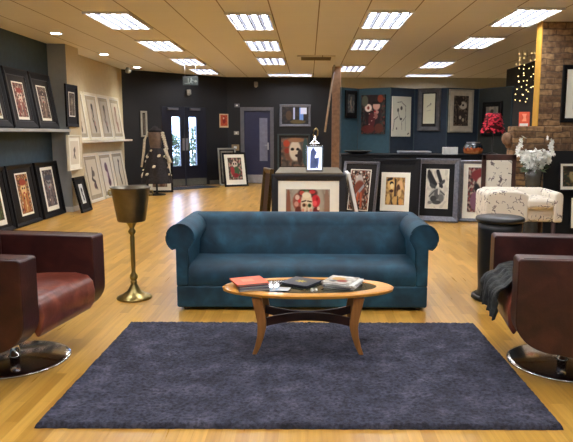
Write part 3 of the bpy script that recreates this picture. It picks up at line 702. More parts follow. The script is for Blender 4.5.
# ------------------------------------------------------------------ counter and pictures leaning on it
CYF = 10.25
cx0, cx1 = at(341, 160, CYF).x, at(505, 160, CYF).x
czt = at(420, 154.5, CYF).z
t = thing('counter', 'long black cloth covered counter behind the leaning pictures', 'counter', ((cx0+cx1)/2, CYF, 0))
cw = (cx1-cx0)/2
MB().box(-cw, cw, 0, .7, czt-.04, czt).build('worktop', 'blackframe', t, bevel=.006)
MB().box(-cw+.01, cw-.01, .01, .69, 0, czt-.04).build('front_panel', 'blackcloth', t)
fn2 = paint((70, 50, 40), [('e', .45, .75, .2, .14, (190, 180, 170)), ('e', .5, .5, .28, .24, (120, 60, 40)), ('l', .35, .35, .7, .6, .05, (150, 150, 150)), ('l', .4, .1, .45, .4, .06, (190, 96, 60)), ('l', .65, .1, .6, .4, .06, (180, 90, 60))]+[('e', .12+.19*i, .95-.12*(i % 2), .05, .03, (220, 210, 190)) for i in range(5)]+[('e', .1+.8*i, .7-.1*i, .05, .03, (220, 210, 190)) for i in range(2)], 12, [(150, 70, 40), (34, 26, 24), (180, 160, 140)], 15, .9)
framed('pewter framed dark picture with red and white figures, leftmost against the black counter', .62, .98, .04, 'silver', 'greymat', (.1, .1, .1, .16), fn2, (at(356.5, 200, 9.9).x, 9.82, .002), R(-30), .2, dp=.04, border=(.014, 'matboard'))
F3 = [('e', .28, .72, .2, .2, (226, 186, 110)), ('e', .3, .78, .1, .07, K), ('e', .32, .68, .09, .1, (240, 220, 160)), ('e', .3, .5, .1, .06, (70, 40, 24)), ('e', .74, .7, .15, .2, (220, 176, 120)), ('e', .66, .55, .1, .2, (70, 44, 28)), ('e', .72, .42, .1, .14, (214, 180, 120)), ('e', .15, .2, .1, .2, (220, 180, 110)), ('e', .5, .15, .1, .16, (200, 160, 90)), ('e', .8, .12, .1, .12, (206, 150, 80)), ('l', .1, .9, .3, .95, .05, K), ('l', .5, .9, .5, .35, .05, (50, 34, 24)), ('l', .3, .3, .35, .02, .03, K), ('l', .65, .3, .66, .02, .03, K)]
framed('black framed cream mounted print of two ochre faces, middle of the counter pictures', .78, 1.03, .1, 'blackframe', 'blackmat', (.0, .0, .0, .0), paint((160, 124, 70), F3, 3, [(90, 60, 36), (230, 190, 120)], 8, .6), (at(394, 200, 9.9).x, 9.88, .002), R(-17), .19, dp=.03)
# swap: cream board for the ochre print
o = [c for c in COL.objects if c.get('label', '').startswith('black framed cream mounted print of two')][0]
for c in list(o.children):
    if c.name.startswith('print'): bpy.data.objects.remove(c)
MB().box(-.235, .235, -.0175, -.0135, .17, .80).build('mount_board', 'matboard', o)
picture_mesh('print', .31, .45, -.155, .27, -.0195, paint((160, 124, 70), F3, 3, [(90, 60, 36), (230, 190, 120)], 8, .6), o, 50)
F4 = [('e', .5, .3, .34, .2, (150, 150, 142)), ('l', .14, .84, .3, .62, .12, (44, 44, 46)), ('l', .1, .93, .44, .6, .07, (34, 34, 36)), ('l', .2, .6, .42, .54, .05, (70, 70, 70)), ('l', .5, .95, .68, .66, .08, (36, 36, 38)), ('l', .66, .62, .8, .7, .05, (70, 70, 70)), ('l', .58, .6, .72, .56, .05, (44, 44, 46)),
      ('e', .52, .5, .09, .1, (196, 194, 182)), ('e', .54, .58, .05, .05, (226, 222, 208)), ('e', .5, .36, .12, .14, (88, 88, 86)), ('e', .58, .42, .04, .08, (206, 204, 190)), ('e', .35, .24, .14, .08, (60, 60, 60)), ('e', .7, .26, .12, .1, (110, 110, 106)), ('l', .15, .3, .4, .45, .02, (80, 80, 78)), ('l', .85, .35, .66, .44, .02, (80, 80, 78)), ('e', .5, .15, .2, .05, (70, 70, 68)), ('e', .2, .14, .1, .04, (130, 128, 120))]
framed('pewter framed monochrome print of a dark winged figure against the counter', .71, 1.03, .09, 'silver', 'blackmat', (.09, .09, .09, .13), paint((222, 218, 200), F4, 5, [(180, 176, 164)], 7, .5), (at(436, 200, 9.9).x, 9.88, .002), R(-17), .18, dp=.05, border=(.008, 'matboard'), n=56)
F5 = [('e', .5, .82, .4, .16, (128, 44, 44)), ('e', .5, .66, .2, .14, (222, 206, 186)), ('e', .6, .66, .06, .04, K), ('e', .36, .5, .14, .1, (222, 206, 186)), ('l', .3, .55, .7, .1, .1, (30, 26, 26)), ('e', .75, .45, .12, .3, (40, 36, 36)), ('e', .7, .3, .12, .1, (206, 190, 170)), ('e', .25, .25, .16, .2, (130, 90, 110)), ('e', .6, .12, .2, .08, (120, 100, 80))]
framed('pewter framed red haired figure print with cream mount, rightmost against the counter', .72, 1.0, .055, 'silver', 'matboard', (.075, .075, .06, .1), paint((96, 74, 70), F5, 8, [(150, 60, 60), (50, 36, 36), (190, 170, 150)], 14, .85), (at(481, 200, 9.9).x, 9.84, .002), R(-15), .19, dp=.05, n=50)

# display screens: zigzag of felt panels
pv = [(341, 12.55), (358, 12.95), (390, 12.55), (414, 12.9), (447, 12.6), (478, 12.9), (511, 12.1)]
pmat = ['bluepanel', 'bluepanel', 'bluepanel2', 'bluepanel2', 'bluepanel2', 'greenpanel']
ptxt = ['narrow teal blue felt display screen next to the brown post', 'teal blue felt display screen behind the flower portrait', 'dark blue felt display screen behind the white line drawing', 'dark blue felt display screen behind the grey framed pencil sketch', 'dark blue felt display screen behind the silver framed skull print', 'green grey felt display screen behind the red lampshade']
PZ = 2.33
pg = []
for k in range(6):
    a = at(pv[k][0], 120, pv[k][1]); c = at(pv[k+1][0], 120, pv[k+1][1]); a.z = c.z = 0
    L_ = (c-a).length; rz = math.atan2(c.y-a.y, c.x-a.x)
    t = thing('display_screen', ptxt[k], 'display screen', a, rz, 'folding felt display screens')
    MB().box(.012, L_-.012, 0, .03, .05, PZ-.012).build('felt_panel', pmat[k], t)
    MB().box(0, .012, -.004, .034, 0, PZ).box(L_-.012, L_, -.004, .034, 0, PZ).box(.012, L_-.012, -.004, .034, PZ-.012, PZ).box(.012, L_-.012, -.004, .034, .03, .05).build('edge_rail', 'slate', t)
    pg.append((a, c, rz))
def onscreen(k, x0, x1, y0, y1, off=.012):
    a, c, rz = pg[k]; n = Vector((math.sin(rz), -math.cos(rz), 0)); P = a+n*off
    A = atpl(x0, y1, P, n); B = atpl(x1, y0, P, n); C_ = (A+B)/2; w = (Vector((B.x-A.x, B.y-A.y, 0))).length
    return Vector((C_.x, C_.y, A.z)), w, B.z-A.z, rz
loc, w, h, rz = onscreen(0, 344.5, 356.5, 91, 118)
framed('small black framed pale figure print on the narrow blue screen', w, h, .05, 'blackframe', 'blackmat', (.03, .03, .03, .06), fig(3, (120, 116, 104), (70, 76, 80)), loc, rz, 0, dp=.03)
loc, w, h, rz = onscreen(1, 361.5, 386, 94.5, 134)
t = thing('canvas_print', 'unframed dark portrait canvas with large pale flower on the blue screen', 'picture', loc, rz)
MB().box(-w/2, w/2, -.025, 0, 0, h).build('canvas', 'blackframe', t)
fnD = paint((66, 62, 58), [('e', .5, .55, .34, .52, (38, 28, 32)), ('e', .64, .72, .15, .11, (206, 166, 150)), ('l', .5, .8, .8, .8, .04, K), ('e', .64, .56, .1, .05, (190, 140, 130)), ('e', .6, .46, .1, .08, (150, 100, 92)), ('e', .58, .58, .05, .025, (150, 40, 44)), ('e', .3, .67, .15, .1, (240, 226, 214)), ('e', .3, .67, .05, .045, (130, 60, 50)), ('e', .45, .35, .14, .2, (84, 32, 38)), ('e', .3, .13, .28, .1, (96, 40, 36)), ('e', .75, .15, .18, .12, (90, 50, 40)), ('e', .8, .9, .12, .1, (140, 70, 50)), ('e', .15, .85, .14, .14, (90, 96, 84))]+[('e', .35+.1*(i % 3), .25+.09*i, .02, .015, (200, 160, 150)) for i in range(5)], 9, [(110, 50, 46), (40, 56, 56), (30, 24, 26)], 13, .85)
picture_mesh('print', w, h, -w/2, 0, -.027, fnD, t, 60)
loc, w, h, rz = onscreen(2, 391, 410.5, 97, 136.5)
t = thing('canvas_print', 'white canvas with black line drawing of a face on the dark blue screen', 'picture', loc, rz)
MB().box(-w/2, w/2, -.025, 0, 0, h).build('canvas', 'matboard', t)
G = (92, 90, 84)
fnL = paint((214, 214, 196), [('e', .3, .66, .05, .05, G), ('e', .48, .71, .06, .05, G), ('l', .32, .6, .42, .42, .012, G), ('e', .46, .44, .06, .03, (70, 66, 62)), ('l', .3, .5, .12, .42, .012, G), ('l', .12, .42, .05, .15, .012, G), ('l', .7, .76, .72, .5, .01, G), ('l', .72, .5, .55, .38, .01, G), ('l', .5, .38, .52, .18, .01, G), ('l', .7, .45, .72, .15, .008, G), ('l', .5, .85, .72, .76, .01, G), ('e', .24, .2, .03, .03, G), ('l', .25, .85, .5, .87, .008, G), ('l', .84, .06, .9, .08, .02, G)], 9)
picture_mesh('print', w, h, -w/2, 0, -.027, fnL, t, 70)
loc, w, h, rz = onscreen(3, 417.5, 441.5, 88, 131)
fnM = paint((214, 212, 184), [('l', .3, .55, .62, .66, .012, (130, 130, 118)), ('l', .35, .6, .65, .6, .008, (140, 140, 128)), ('l', .3, .42, .68, .46, .008, (150, 150, 136)), ('e', .64, .66, .05, .03, (110, 110, 104))], 9)
framed('grey framed faint pencil sketch on the dark blue screen', w, h, .09, mat('weathered_grey_frame', (72, 72, 74), .5, var=.15), 'greymat', (.025, .025, .02, .06), fnM, loc, rz, 0, dp=.05, inner='blackframe')
loc, w, h, rz = onscreen(4, 447.5, 473.5, 90, 132.5, .014)
fnN = paint((76, 66, 58), [('e', .62, .68, .26, .13, (200, 190, 170)), ('e', .62, .69, .07, .035, K), ('e', .4, .75, .12, .08, (40, 34, 30)), ('e', .35, .88, .25, .08, (44, 38, 34)), ('e', .5, .3, .28, .2, (60, 50, 46)), ('e', .45, .28, .08, .06, (190, 176, 150)), ('e', .65, .2, .08, .06, (180, 166, 140)), ('l', .2, .7, .3, .1, .05, (40, 34, 30))], 9, [(130, 112, 94), (30, 26, 24)], 15, .9)
framed('silver framed black and cream skull face print on the dark blue screen', w, h, .035, mat('champagne_frame', (170, 166, 150), .4, metal=.3), mat('warm_mount', (196, 188, 168), .6), (.085, .085, .09, .1), fnN, loc, rz, 0, dp=.03)
loc, w, h, rz = onscreen(5, 482, 503, 101, 136, .014)
framed('black framed dark print half hidden behind the red lampshade', w, h, .05, 'blackframe', 'blackmat', (.05, .05, .05, .06), fig(7, (60, 60, 56), (112, 112, 104)), loc, rz, 0, dp=.03)

# things on the counter
def onc(px, dy=.3): return Vector((at(px, 150, CYF+dy).x, CYF+dy, czt))
p = onc(414, .25)
t = thing('laptop', 'closed silver laptop lying on the black counter', 'laptop', p)
MB().box(-.27, .27, -.14, .14, .006, .03).build('base', 'silver', t, bevel=.006)
MB().box(-.27, .27, -.14, .14, .032, .05).build('lid', mat('laptop_lid', (172, 176, 182), .35, metal=.4), t, bevel=.006)
p = onc(358, .2)
tag(MB().lathe([(.0, .004), (.12, .004), (.2, .03), (.24, .05), (.235, .056), (.18, .036), (0, .02)], 32).build('shallow_dish', 'darkiron', loc=p), 'shallow dark dish at the left end of the black counter', 'dish')
p = onc(450, .15)
t = thing('tissue_box', 'small white box standing on the black counter beside the bowl', 'box', p)
MB().box(-.12, .12, -.06, .06, 0, .12).build('carton', 'paper', t, bevel=.006)
MB().box(-.05, .05, -.02, .02, .1202, .1215).build('slot', 'greymat', t)
p = onc(473, .17)
def mk_bowl():
    m, N, L, b = nt('flame_glaze')
    tc = N.new('ShaderNodeTexCoord'); sp = N.new('ShaderNodeSeparateXYZ'); L.new(tc.outputs['Object'], sp.inputs[0])
    nz = N.new('ShaderNodeTexNoise'); nz.inputs['Scale'].default_value = 18; L.new(tc.outputs['Object'], nz.inputs['Vector'])
    a = N.new('ShaderNodeMath'); a.operation = 'MULTIPLY_ADD'; L.new(nz.outputs['Fac'], a.inputs[0]); a.inputs[1].default_value = -.16; L.new(sp.outputs['Z'], a.inputs[2])
    mr = N.new('ShaderNodeMapRange'); mr.inputs['From Min'].default_value = -.06; mr.inputs['From Max'].default_value = .13; L.new(a.outputs[0], mr.inputs[0])
    rp = N.new('ShaderNodeValToRGB'); cr = rp.color_ramp; cr.elements[0].color = lin((224, 150, 90))+(1,); cr.elements[1].color = lin((30, 44, 52))+(1,); cr.elements[1].position = .62
    e = cr.elements.new(.35); e.color = lin((190, 90, 44))+(1,); e = cr.elements.new(.5); e.color = lin((40, 30, 26))+(1,)
    L.new(mr.outputs[0], rp.inputs[0]); L.new(rp.outputs[0], b.inputs['Base Color']); setp(b, Roughness=.15, Coat_Weight=.6)
    return m
t = thing('glazed_bowl', 'round glazed bowl with orange flame pattern on the black counter', 'bowl', p)
MB().lathe([(.08, 0), (.15, .02), (.165, .09), (.15, .15), (.11, .19), (.1, .19), (.13, .14), (.13, .05), (0, .03)], 32).build('body', mk_bowl(), t)
MB().lathe([(.1, .19), (.112, .195), (.112, .205), (.1, .205)], 32).build('rim', 'kick', t)
# red feather lamp
p = onc(492, .35)
t = thing('table_lamp', 'lamp with red ruffled feather shade on a thin black pole on the counter', 'lamp', p)
zs = at(491, 132, p.y).z-czt; zt_ = at(491, 113, p.y).z-czt
MB().lathe([(.09, 0), (.09, .012), (.02, .03), (.012, .05), (.012, zs+.1)], 20).build('pole', 'darkiron', t)
MB().lathe([(.18, zs), (.1, zt_)], 32).build('shade_lining', mat('dark_red_lining', (90, 16, 24), .8), t)
b = MB()
for i in range(260):
    f = random.random(); a = random.uniform(0, 2*PI); r = .18*(1-f)+.1*f+.005; z = zs+(zt_-zs)*f
    x, y = r*math.cos(a), r*math.sin(a); L1 = random.uniform(.03, .05)
    ou = Vector((math.cos(a), math.sin(a), random.uniform(-1.6, -.4))).normalized()
    sd = Vector((-math.sin(a), math.cos(a), random.uniform(-.4, .4))).normalized()*random.uniform(.012, .025)
    q = Vector((x, y, z)); b._add([q-sd, q+sd, q+ou*L1*.6+sd*1.2, q+ou*L1, q+ou*L1*.6-sd*1.2], [(0, 1, 2, 3, 4)])
b.build('shade', 'red', t)

# ------------------------------------------------------------------ brick corner: fairy lights, card, frame, board
t = thing('fairy_lights', 'string curtain of warm fairy lights hanging in the dark corner', 'fairy lights', (0, 0, 0))
b = MB(); fy = 11.6
bulbs = []
for k in range(6):
    xx = at(517+4.2*k, 80, fy).x
    zb = at(530, 92+random.uniform(0, 18), fy).z
    b.tube([(xx, fy, ZC), (xx+.03, fy, (ZC+zb)/2), (xx-.01, fy, zb)], .002, 5)
    z = ZC-.05-random.uniform(0, .1)
    while z > zb:
        bulbs.append((xx+random.uniform(-.05, .05), fy-.01, z)); z -= random.uniform(.07, .15)
b.build('wire', 'darkiron', t)
fb = None
for q in bulbs:
    if fb is None: fb = o = MB().ball((0, 0, 0), .009, 8).build('bulb', 'fairy', t)
    else: o = fb.copy(); COL.objects.link(o)
    o.parent = t; o.location = q
q0 = at(524, 126, 8.55)
t = thing('greeting_card', 'small orange red card standing on the brick mantle', 'card', (q0.x, 8.55, ZM), R(-12), rx=-.12)
MB().box(-.07, .07, 0, .012, 0, .2).build('card', mat('orange_card', (214, 84, 48), .5), t)
MB().box(-.06, .05, -.003, 0, .005, .04).build('caption_strip', 'paper', t)
MB().prism([(-.03, .07), (.03, .07), (.02, .13), (.03, .17), (-.03, .17), (-.01, .12)], 'Y', -.003, 0).build('printed_figure', mat('pale_orange', (240, 150, 110), .5), t)
t = thing('corbel_stone', 'rounded tan stone scroll at the left end of the mantle', 'stone', (bx0-.001, 8.55, ZM-.27))
MB().ball((-.05, 0, .1), .09, 14, (.75, 1, 1)).ball((-.03, 0, .03), .06, 12, (.7, 1, 1)).build('scroll', mat('tan_stone', (128, 98, 74), .9, var=.2, bump=.6), t)
q0, q1 = at(559.5, 122.5, 8.69), at(559.5, 65, 8.69)
framed('large black framed pale print hanging on the brick pier at the right edge', .62, q1.z-q0.z, .06, 'blackframe', 'matboard', (.1, .1, .12, .12), fig(17, (120, 110, 100), (196, 196, 190)), (q0.x+.31, 8.692, q0.z), 0, 0, dp=.04)
q0 = at(548.5, 151, 8.1)
t = thing('display_board', 'black display board leaning on the brick chimney behind the armchair', 'board', (q0.x+.6, 8.1, .002), rx=-.12)
hb = q0.z/math.cos(.12)
MB().box(-.6, .6, 0, .04, 0, hb).build('board', 'blackcloth', t, bevel=.004)
fnG = paint((60, 52, 40), [('e', .5, .55, .25, .35, (160, 140, 96)), ('e', .45, .6, .06, .04, K), ('e', .6, .6, .06, .04, K), ('e', .5, .85, .4, .14, (40, 36, 30))], 4, [(110, 90, 60), (40, 60, 44)], 9, .8)
q0, q1 = at(560, 191, 8.0), at(560, 162.5, 8.05)
framed('white bordered ochre face print hanging on the black display board', .42, q1.z-q0.z, .015, 'blackframe', 'matboard', (.03, .03, .03, .04), fnG, (q0.x+.21, 8.075-.12*(1.0-q0.z), q0.z), 0, .12, dp=.02)
q0, q1 = at(569, 229, 8.0), at(569, 197, 8.0)
framed('white mounted print low on the black display board at the right edge', .42, q1.z-q0.z, .015, 'blackframe', 'matboard', (.08, .08, .08, .08), fig(23, (70, 60, 50)), (q0.x+.21, 7.99, q0.z), 0, .12, dp=.02)

# ------------------------------------------------------------------ flowers in a tall vase
vp = Vector((at(534, 165, 7.97).x, 7.97, 0))
vz = at(534, 169, 7.97).z
t = thing('flower_vase', 'white flower arrangement in a tall dark vase before the brick chimney', 'flowers', vp)
MB().lathe([(.11, 0), (.12, .02), (.1, .1), (.08, .5), (.1, vz-.12), (.12, vz), (.11, vz), (.09, vz-.1), (0, vz-.15)], 28).build('vase', 'vase', t)
b = MB(); st = MB(); lf = MB()
def flower(c, r):
    ax = Vector((random.uniform(-1, 1), random.uniform(-1.2, .1), random.uniform(-.2, 1))).normalized()
    a1 = ax.orthogonal().normalized(); a2 = ax.cross(a1)
    for k in range(6):
        a = 2*PI*k/6+random.random()*.3; d = a1*math.cos(a)+a2*math.sin(a); e = ax.cross(d)
        tip = c+d*r+ax*r*.25
        b._add([c, c+d*r*.55+e*r*.3+ax*r*.3, tip, c+d*r*.55-e*r*.3+ax*r*.3], [(0, 1, 2, 3)])
for i in range(170):
    f = random.random()**.7; x = random.uniform(-1, 1)*(.04+.17*f)
    c = Vector((x, random.uniform(-.12, .06)*(.4+f), vz-.06+.3*f-abs(x)*.25+.05*abs(x)*f)); flower(c, random.uniform(.035, .065))
    if i % 3 == 0: st.tube([(0, 0, vz-.1), (c.x*.5, c.y*.5, vz+.02), c], .003, 5)
for sx in (-1, 1):
    for i in range(9):
        f = i/8; c = Vector((sx*(.15+.06*math.sin(f*2.6)), -.02, vz+.13+.27*f)); flower(c+Vector((random.uniform(-.025, .025), 0, 0)), .06-.02*f)
    st.tube([(0, 0, vz-.05), (sx*.12, 0, vz+.1), (sx*.2, -.01, vz+.25), (sx*.16, -.01, vz+.42)], .004, 5)
for i in range(30):
    a = random.uniform(0, 2*PI); c = Vector((.08*math.cos(a), .08*math.sin(a)-.03, vz+random.uniform(-.03, .12))); d = Vector((math.cos(a), math.sin(a), random.uniform(-.4, .8))).normalized(); e = d.orthogonal().normalized()*.018
    lf._add([c, c+d*.05+e, c+d*.12, c+d*.05-e], [(0, 1, 2, 3)])
b.build('blossoms', 'petal', t); st.build('stems', 'leaf', t); lf.build('leaves', 'leaf', t)

# ------------------------------------------------------------------ patterned armchair and panel-back chair
def rsq(w, d, r=.04): return w
c0, c1 = at(484, 205, 6.97).x, at(559, 205, 6.97).x
wch = c1-c0
zb_, zt2 = at(520, 222, 6.9).z, at(520, 187.5, 7.37).z
t = thing('patterned_armchair', 'cream armchair with dark bird print before the brick chimney', 'armchair', ((c0+c1)/2, 6.87, 0), R(-4))
hw = wch/2
MB().box(-hw+.04, hw-.04, .05, .62, zb_, zb_+.16).build('seat_base', 'pattern', t, bevel=.03, seg=3)
MB().box(.02, hw-.1, -.02, .5, zb_+.15, zb_+.27).build('seat_cushion', 'pattern', t, bevel=.045, seg=4)
prof = [(.42, zb_), (.46, zt2-.08), (.5, zt2-.01), (.58, zt2), (.66, zt2-.04), (.68, zt2-.1), (.64, zb_)]
MB().prism(prof, 'X', -hw+.06, hw-.06, smooth=True).build('backrest', 'pattern', t, bevel=.03, seg=3)
for sx, wa in ((-1, .48), (1, .1)):
    xo = sx*hw; xi = sx*(hw-wa)
    pr = []
    for k in range(9):
        a = PI*k/8; pr.append(((xo+xi)/2+math.cos(a)*wa/2, zt2-.05+math.sin(a)*.05-(0 if sx < 0 else .01)))
    pr += [(min(xo, xi), zb_), (max(xo, xi), zb_)]
    pr2 = pr[:9]+[pr[9], pr[10]]
    MB().prism(pr2, 'Y', 0, .6, smooth=True).build('arm', 'pattern', t, bevel=.025, seg=3)
for sx in (-1, 1):
    for yy in (.06, .58):
        MB().lathe([(.016, 0), (.026, zb_+.01)], 14, c=(sx*(hw-.08), yy, 0)).build('leg', 'darkwood', t)
yc = 7.9
a0, a1 = at(482, 170, yc).x, at(516, 170, yc).x
zz0, zz1 = .47, at(499, 154.5, yc).z
t = thing('panel_back_chair', 'dark brown wooden chair with cream patterned back panel behind the armchair', 'chair', ((a0+a1)/2, yc, 0))
w2 = (a1-a0)/2
b = MB().box(-w2, -w2+.055, 0, .035, zz0, zz1-.0).box(w2-.055, w2, 0, .035, zz0, zz1).box(-w2, w2, 0, .035, zz1-.075, zz1).box(-w2+.055, w2-.055, 0, .035, zz0+.08, zz0+.13)
b.build('back_frame', 'darkwood', t, bevel=.006)
MB().box(-w2+.055, w2-.055, -.012, .03, zz0+.13, zz1-.075).build('back_panel', 'pattern', t, bevel=.01)
MB().box(-w2, w2, -.34, .03, zz0-.05, zz0).build('seat', 'pattern', t, bevel=.02)
for sx in (-1, 1):
    for yy in (-.33, .0): MB().box(sx*(w2-.02)-.018, sx*(w2-.02)+.018, yy, yy+.035, 0, zz0-.05 if yy < -.1 else zz0).build('leg', 'darkwood', t)

# ------------------------------------------------------------------ black drum stand
p = fl(497, 297)
t = thing('drum_stand', 'tall round black side stand between sofa and right armchair', 'stand', (at(498.5, 290, 5.15).x, 5.2, 0))
zh = at(499, 216.5, 5.15).z
MB().lathe([(.19, .03), (.165, .06), (.16, .1), (.172, .3), (.18, zh-.12), (.182, zh-.05)], 40).build('drum', 'darkiron', t)
MB().lathe([(.182, zh-.05), (.2, zh-.045), (.205, zh-.03), (.2, zh-.012), (.18, zh-.004), (0, zh)], 40).build('top', 'darkiron', t)
MB().lathe([(.2, 0), (.215, .01), (.21, .035), (.19, .045), (.188, .03)], 40).build('base_ring', 'darkiron', t)

# ------------------------------------------------------------------ bucket on brass stand
p = fl(134.5, 298)
t = thing('bucket_stand', 'tarnished metal wine bucket on a slender brass pedestal stand', 'wine bucket stand', (p.x, p.y, 0))
sc = 1.0
zbk = at(131, 221, p.y).z; ztb = at(131, 187, p.y).z
MB().lathe([(.145, 0), (.15, .008), (.145, .018), (.1, .035), (.055, .07), (.035, .11), (.025, .13), (.03, .145), (.022, .16)], 40).build('base', 'brass', t)
MB().lathe([(.022, .16), (.034, .18), (.034, .2), (.018, .225), (.016, .25), (.019, .3), (.019, zbk-.14), (.014, zbk-.12), (.03, zbk-.1), (.032, zbk-.085), (.018, zbk-.065), (.026, zbk-.045), (.04, zbk-.02), (.05, zbk)], 28).build('pole', 'brass', t)
MB().lathe([(.05, zbk), (.112, zbk), (.118, zbk+.01), (.162, ztb-.01), (.17, ztb-.006), (.17, ztb), (.158, ztb), (.112, zbk+.02), (0, zbk+.015)], 44).build('bucket', 'bucket', t)
for sx in (-1, 1):
    MB().tube([(sx*.157, 0, ztb-.03), (sx*.185, 0, ztb-.03), (sx*.19, 0, ztb-.05), (sx*.18, 0, ztb-.07), (sx*.152, 0, ztb-.068)], .007).build('handle', 'brass', t)

# ------------------------------------------------------------------ rug
r0 = fl(33.5, 429); r1 = fl(564, 430); rbk = fl(300, 322.5, .02)
rx0, rx1, ry0, ry1 = r0.x, r1.x, (r0.y+r1.y)/2, rbk.y
def rugf(u, v):
    x = rx0+(rx1-rx0)*u; y = ry0+(ry1-ry0)*v
    e = min(u, 1-u)*(rx1-rx0); f = min(v, 1-v)*(ry1-ry0); d = min(e, f)
    z = .026*smooth(-.004, .014, d)
    z += .007*noise.noise(Vector((x*55, y*55, 0)))+.0025*noise.noise(Vector((x*14, y*14, 3)))
    if d < 1e-6: z = .001
    jx = .004*noise.noise(Vector((x*25, y*25, 9))); jy = .004*noise.noise(Vector((x*25, y*25, 19)))
    return (x+jx, y+jy, max(.001, z))
tag(MB().grid(340, 230, rugf).build('rug', 'rug'), 'thick blue grey shaggy rug lying under the coffee table', 'rug')

# ------------------------------------------------------------------ coffee table
tz = .43
tc_ = fl(307.5, 285.8, tz)
tl, tr = fl(222.3, 286, tz), fl(393.2, 285.5, tz)
ta = (tr.x-tl.x)/2; tb = (fl(307, 275.7, tz).y-fl(307, 296.2, tz-.01).y)/2
t = thing('coffee_table', 'oval teak coffee table with smoked glass inset standing on the rug', 'coffee table', ((tl.x+tr.x)/2, tc_.y, .026))
tzz = tz-.026
def ell(a, b2, n=72, z=0): return [(a*math.cos(2*PI*k/n), b2*math.sin(2*PI*k/n)) for k in range(n)]
b = MB(); n = 96
ia, ib = ta*.8, tb*.74
def inner_pt(k):
    an = 2*PI*k/n; c, s_ = math.cos(an), math.sin(an)
    # pointed oval (vesica like) glass inset
    return (ia*c, ib*s_*abs(s_)**.15 if s_ else 0)
rings = [(lambda k: (ia*math.cos(2*PI*k/n), ib*math.sin(2*PI*k/n)), tzz-.012), (lambda k: (ia*math.cos(2*PI*k/n), ib*math.sin(2*PI*k/n)), tzz),
         (lambda k: ((ta-.012)*math.cos(2*PI*k/n), (tb-.012)*math.sin(2*PI*k/n)), tzz), (lambda k: (ta*math.cos(2*PI*k/n), tb*math.sin(2*PI*k/n)), tzz-.006),
         (lambda k: ((ta-.004)*math.cos(2*PI*k/n), (tb-.004)*math.sin(2*PI*k/n)), tzz-.022), (lambda k: ((ta-.06)*math.cos(2*PI*k/n), (tb-.06)*math.sin(2*PI*k/n)), tzz-.036), (lambda k: ((ia-.02)*math.cos(2*PI*k/n), (ib-.02)*math.sin(2*PI*k/n)), tzz-.036)]
vs = []; fs = []
for f_, z in rings: vs += [(f_(k)[0], f_(k)[1], z) for k in range(n)]
for i in range(len(rings)):
    j = (i+1) % len(rings)
    for k in range(n): fs.append((i*n+k, i*n+(k+1) % n, j*n+(k+1) % n, j*n+k))
b._add(vs, fs, None, False); b.build('tabletop', 'teak', t)
MB().prism(ell(ia-.001, ib-.001, 96), 'Z', tzz-.01, tzz-.003).build('glass_inset', 'smoke', t)
ly0 = -.2; legy = (-.17, .17)
def legprof(sx):
    pts = [(.322, tzz-.036, .032), (.308, .30, .031), (.292, .22, .029), (.290, .18, .027), (.299, .12, .022), (.319, .05, .018), (.340, 0, .014)]
    out = [(sx*(x+w), z) for x, z, w in pts]; inn = [(sx*(x-w), z) for x, z, w in reversed(pts)]
    return out+inn
for sx in (-1, 1):
    for yy in legy:
        MB().prism(legprof(sx), 'Y', yy-.014, yy+.014, smooth=True).build('leg', 'teakleg', t, bevel=.005)
for s_ in (-1, 1):
    b = MB()
    def rail(u, v, s_=s_):
        pass
    N_ = 24; vs = []; fs = []
    for i in range(N_+1):
        u = -1+2*i/N_; x = u*.29; y = s_*(.012+.145*u*u)
        zt3 = .235-.012*u*u*0; hz = .055
        for dy, dz in ((-.01, 0), (.01, 0), (.01, hz), (-.01, hz)): vs.append((x, y+dy, .175+dz))
    for i in range(N_):
        for k in range(4): fs.append((i*4+k, i*4+(k+1) % 4, (i+1)*4+(k+1) % 4, (i+1)*4+k))
    fs += [(0, 3, 2, 1), (N_*4, N_*4+1, N_*4+2, N_*4+3)]
    b._add(vs, fs); b.build('stretcher', 'darkwood', t)
# --- things on the table
def book(name, label, cat, c, w, d, h, rz, cover, top=None, z=tz, page='pages'):
    t = thing(name, label, cat, (c.x, c.y, z), rz)
    MB().box(-w/2+.004, w/2-.004, -d/2+.004, d/2-.004, .0015, h-.0015).build('pages', page, t)
    MB().box(-w/2, w/2, -d/2, d/2, h-.0015, h).box(-w/2, w/2, -d/2, d/2, 0, .0015).box(-w/2, -w/2+.002, -d/2, d/2, 0.001, h-.001).build('cover', cover, t)
    return t
zz = tz+.0005
c = fl(250, 287, tz)
book('book', 'grey book at the bottom of the left pile on the coffee table', 'book', c+Vector((.015, 0, 0)), .2, .22, .014, R(14), 'greybook', z=zz)
book('book', 'middle dark edged book in the left pile on the coffee table', 'book', c+Vector((.005, .012, 0)), .195, .21, .012, R(17), 'darkbook', z=zz+.0145)
bk = book('book', 'orange red covered book on top of the left pile', 'book', c+Vector((-.008, .03, 0)), .21, .21, .01, R(22), 'orange', z=zz+.027)
picture_mesh_tmp = MB().box(-.05, .03, -.03, .04, .0101, .0106).build('cover_picture', mat('pale_orange_print', (240, 140, 100), .5), bk)
c = fl(279.5, 289.5, tz)
t = thing('leaflet', 'white and blue leaflets fanned beside the orange book', 'leaflet', (c.x, c.y, zz))
for k in range(4):
    MB().box(-.065+.02*k, .0+.022*k, -.045, .045, .0014*k, .0014*k+.0009, mtx=Matrix.Rotation(-.1*k+.1, 4, 'Z')).build('sheet', mat('grey_leaflet', (176, 180, 180), .6) if k % 2 else mat('pale_blue_paper', (140, 160, 178), .6), t)
c = fl(301, 283, tz)
bk = book('book', 'dark slate book with yellow emblem lying on the glass', 'book', c, .21, .2, .012, R(-32), 'darkbook', z=zz, page='darkbook')
b = MB()
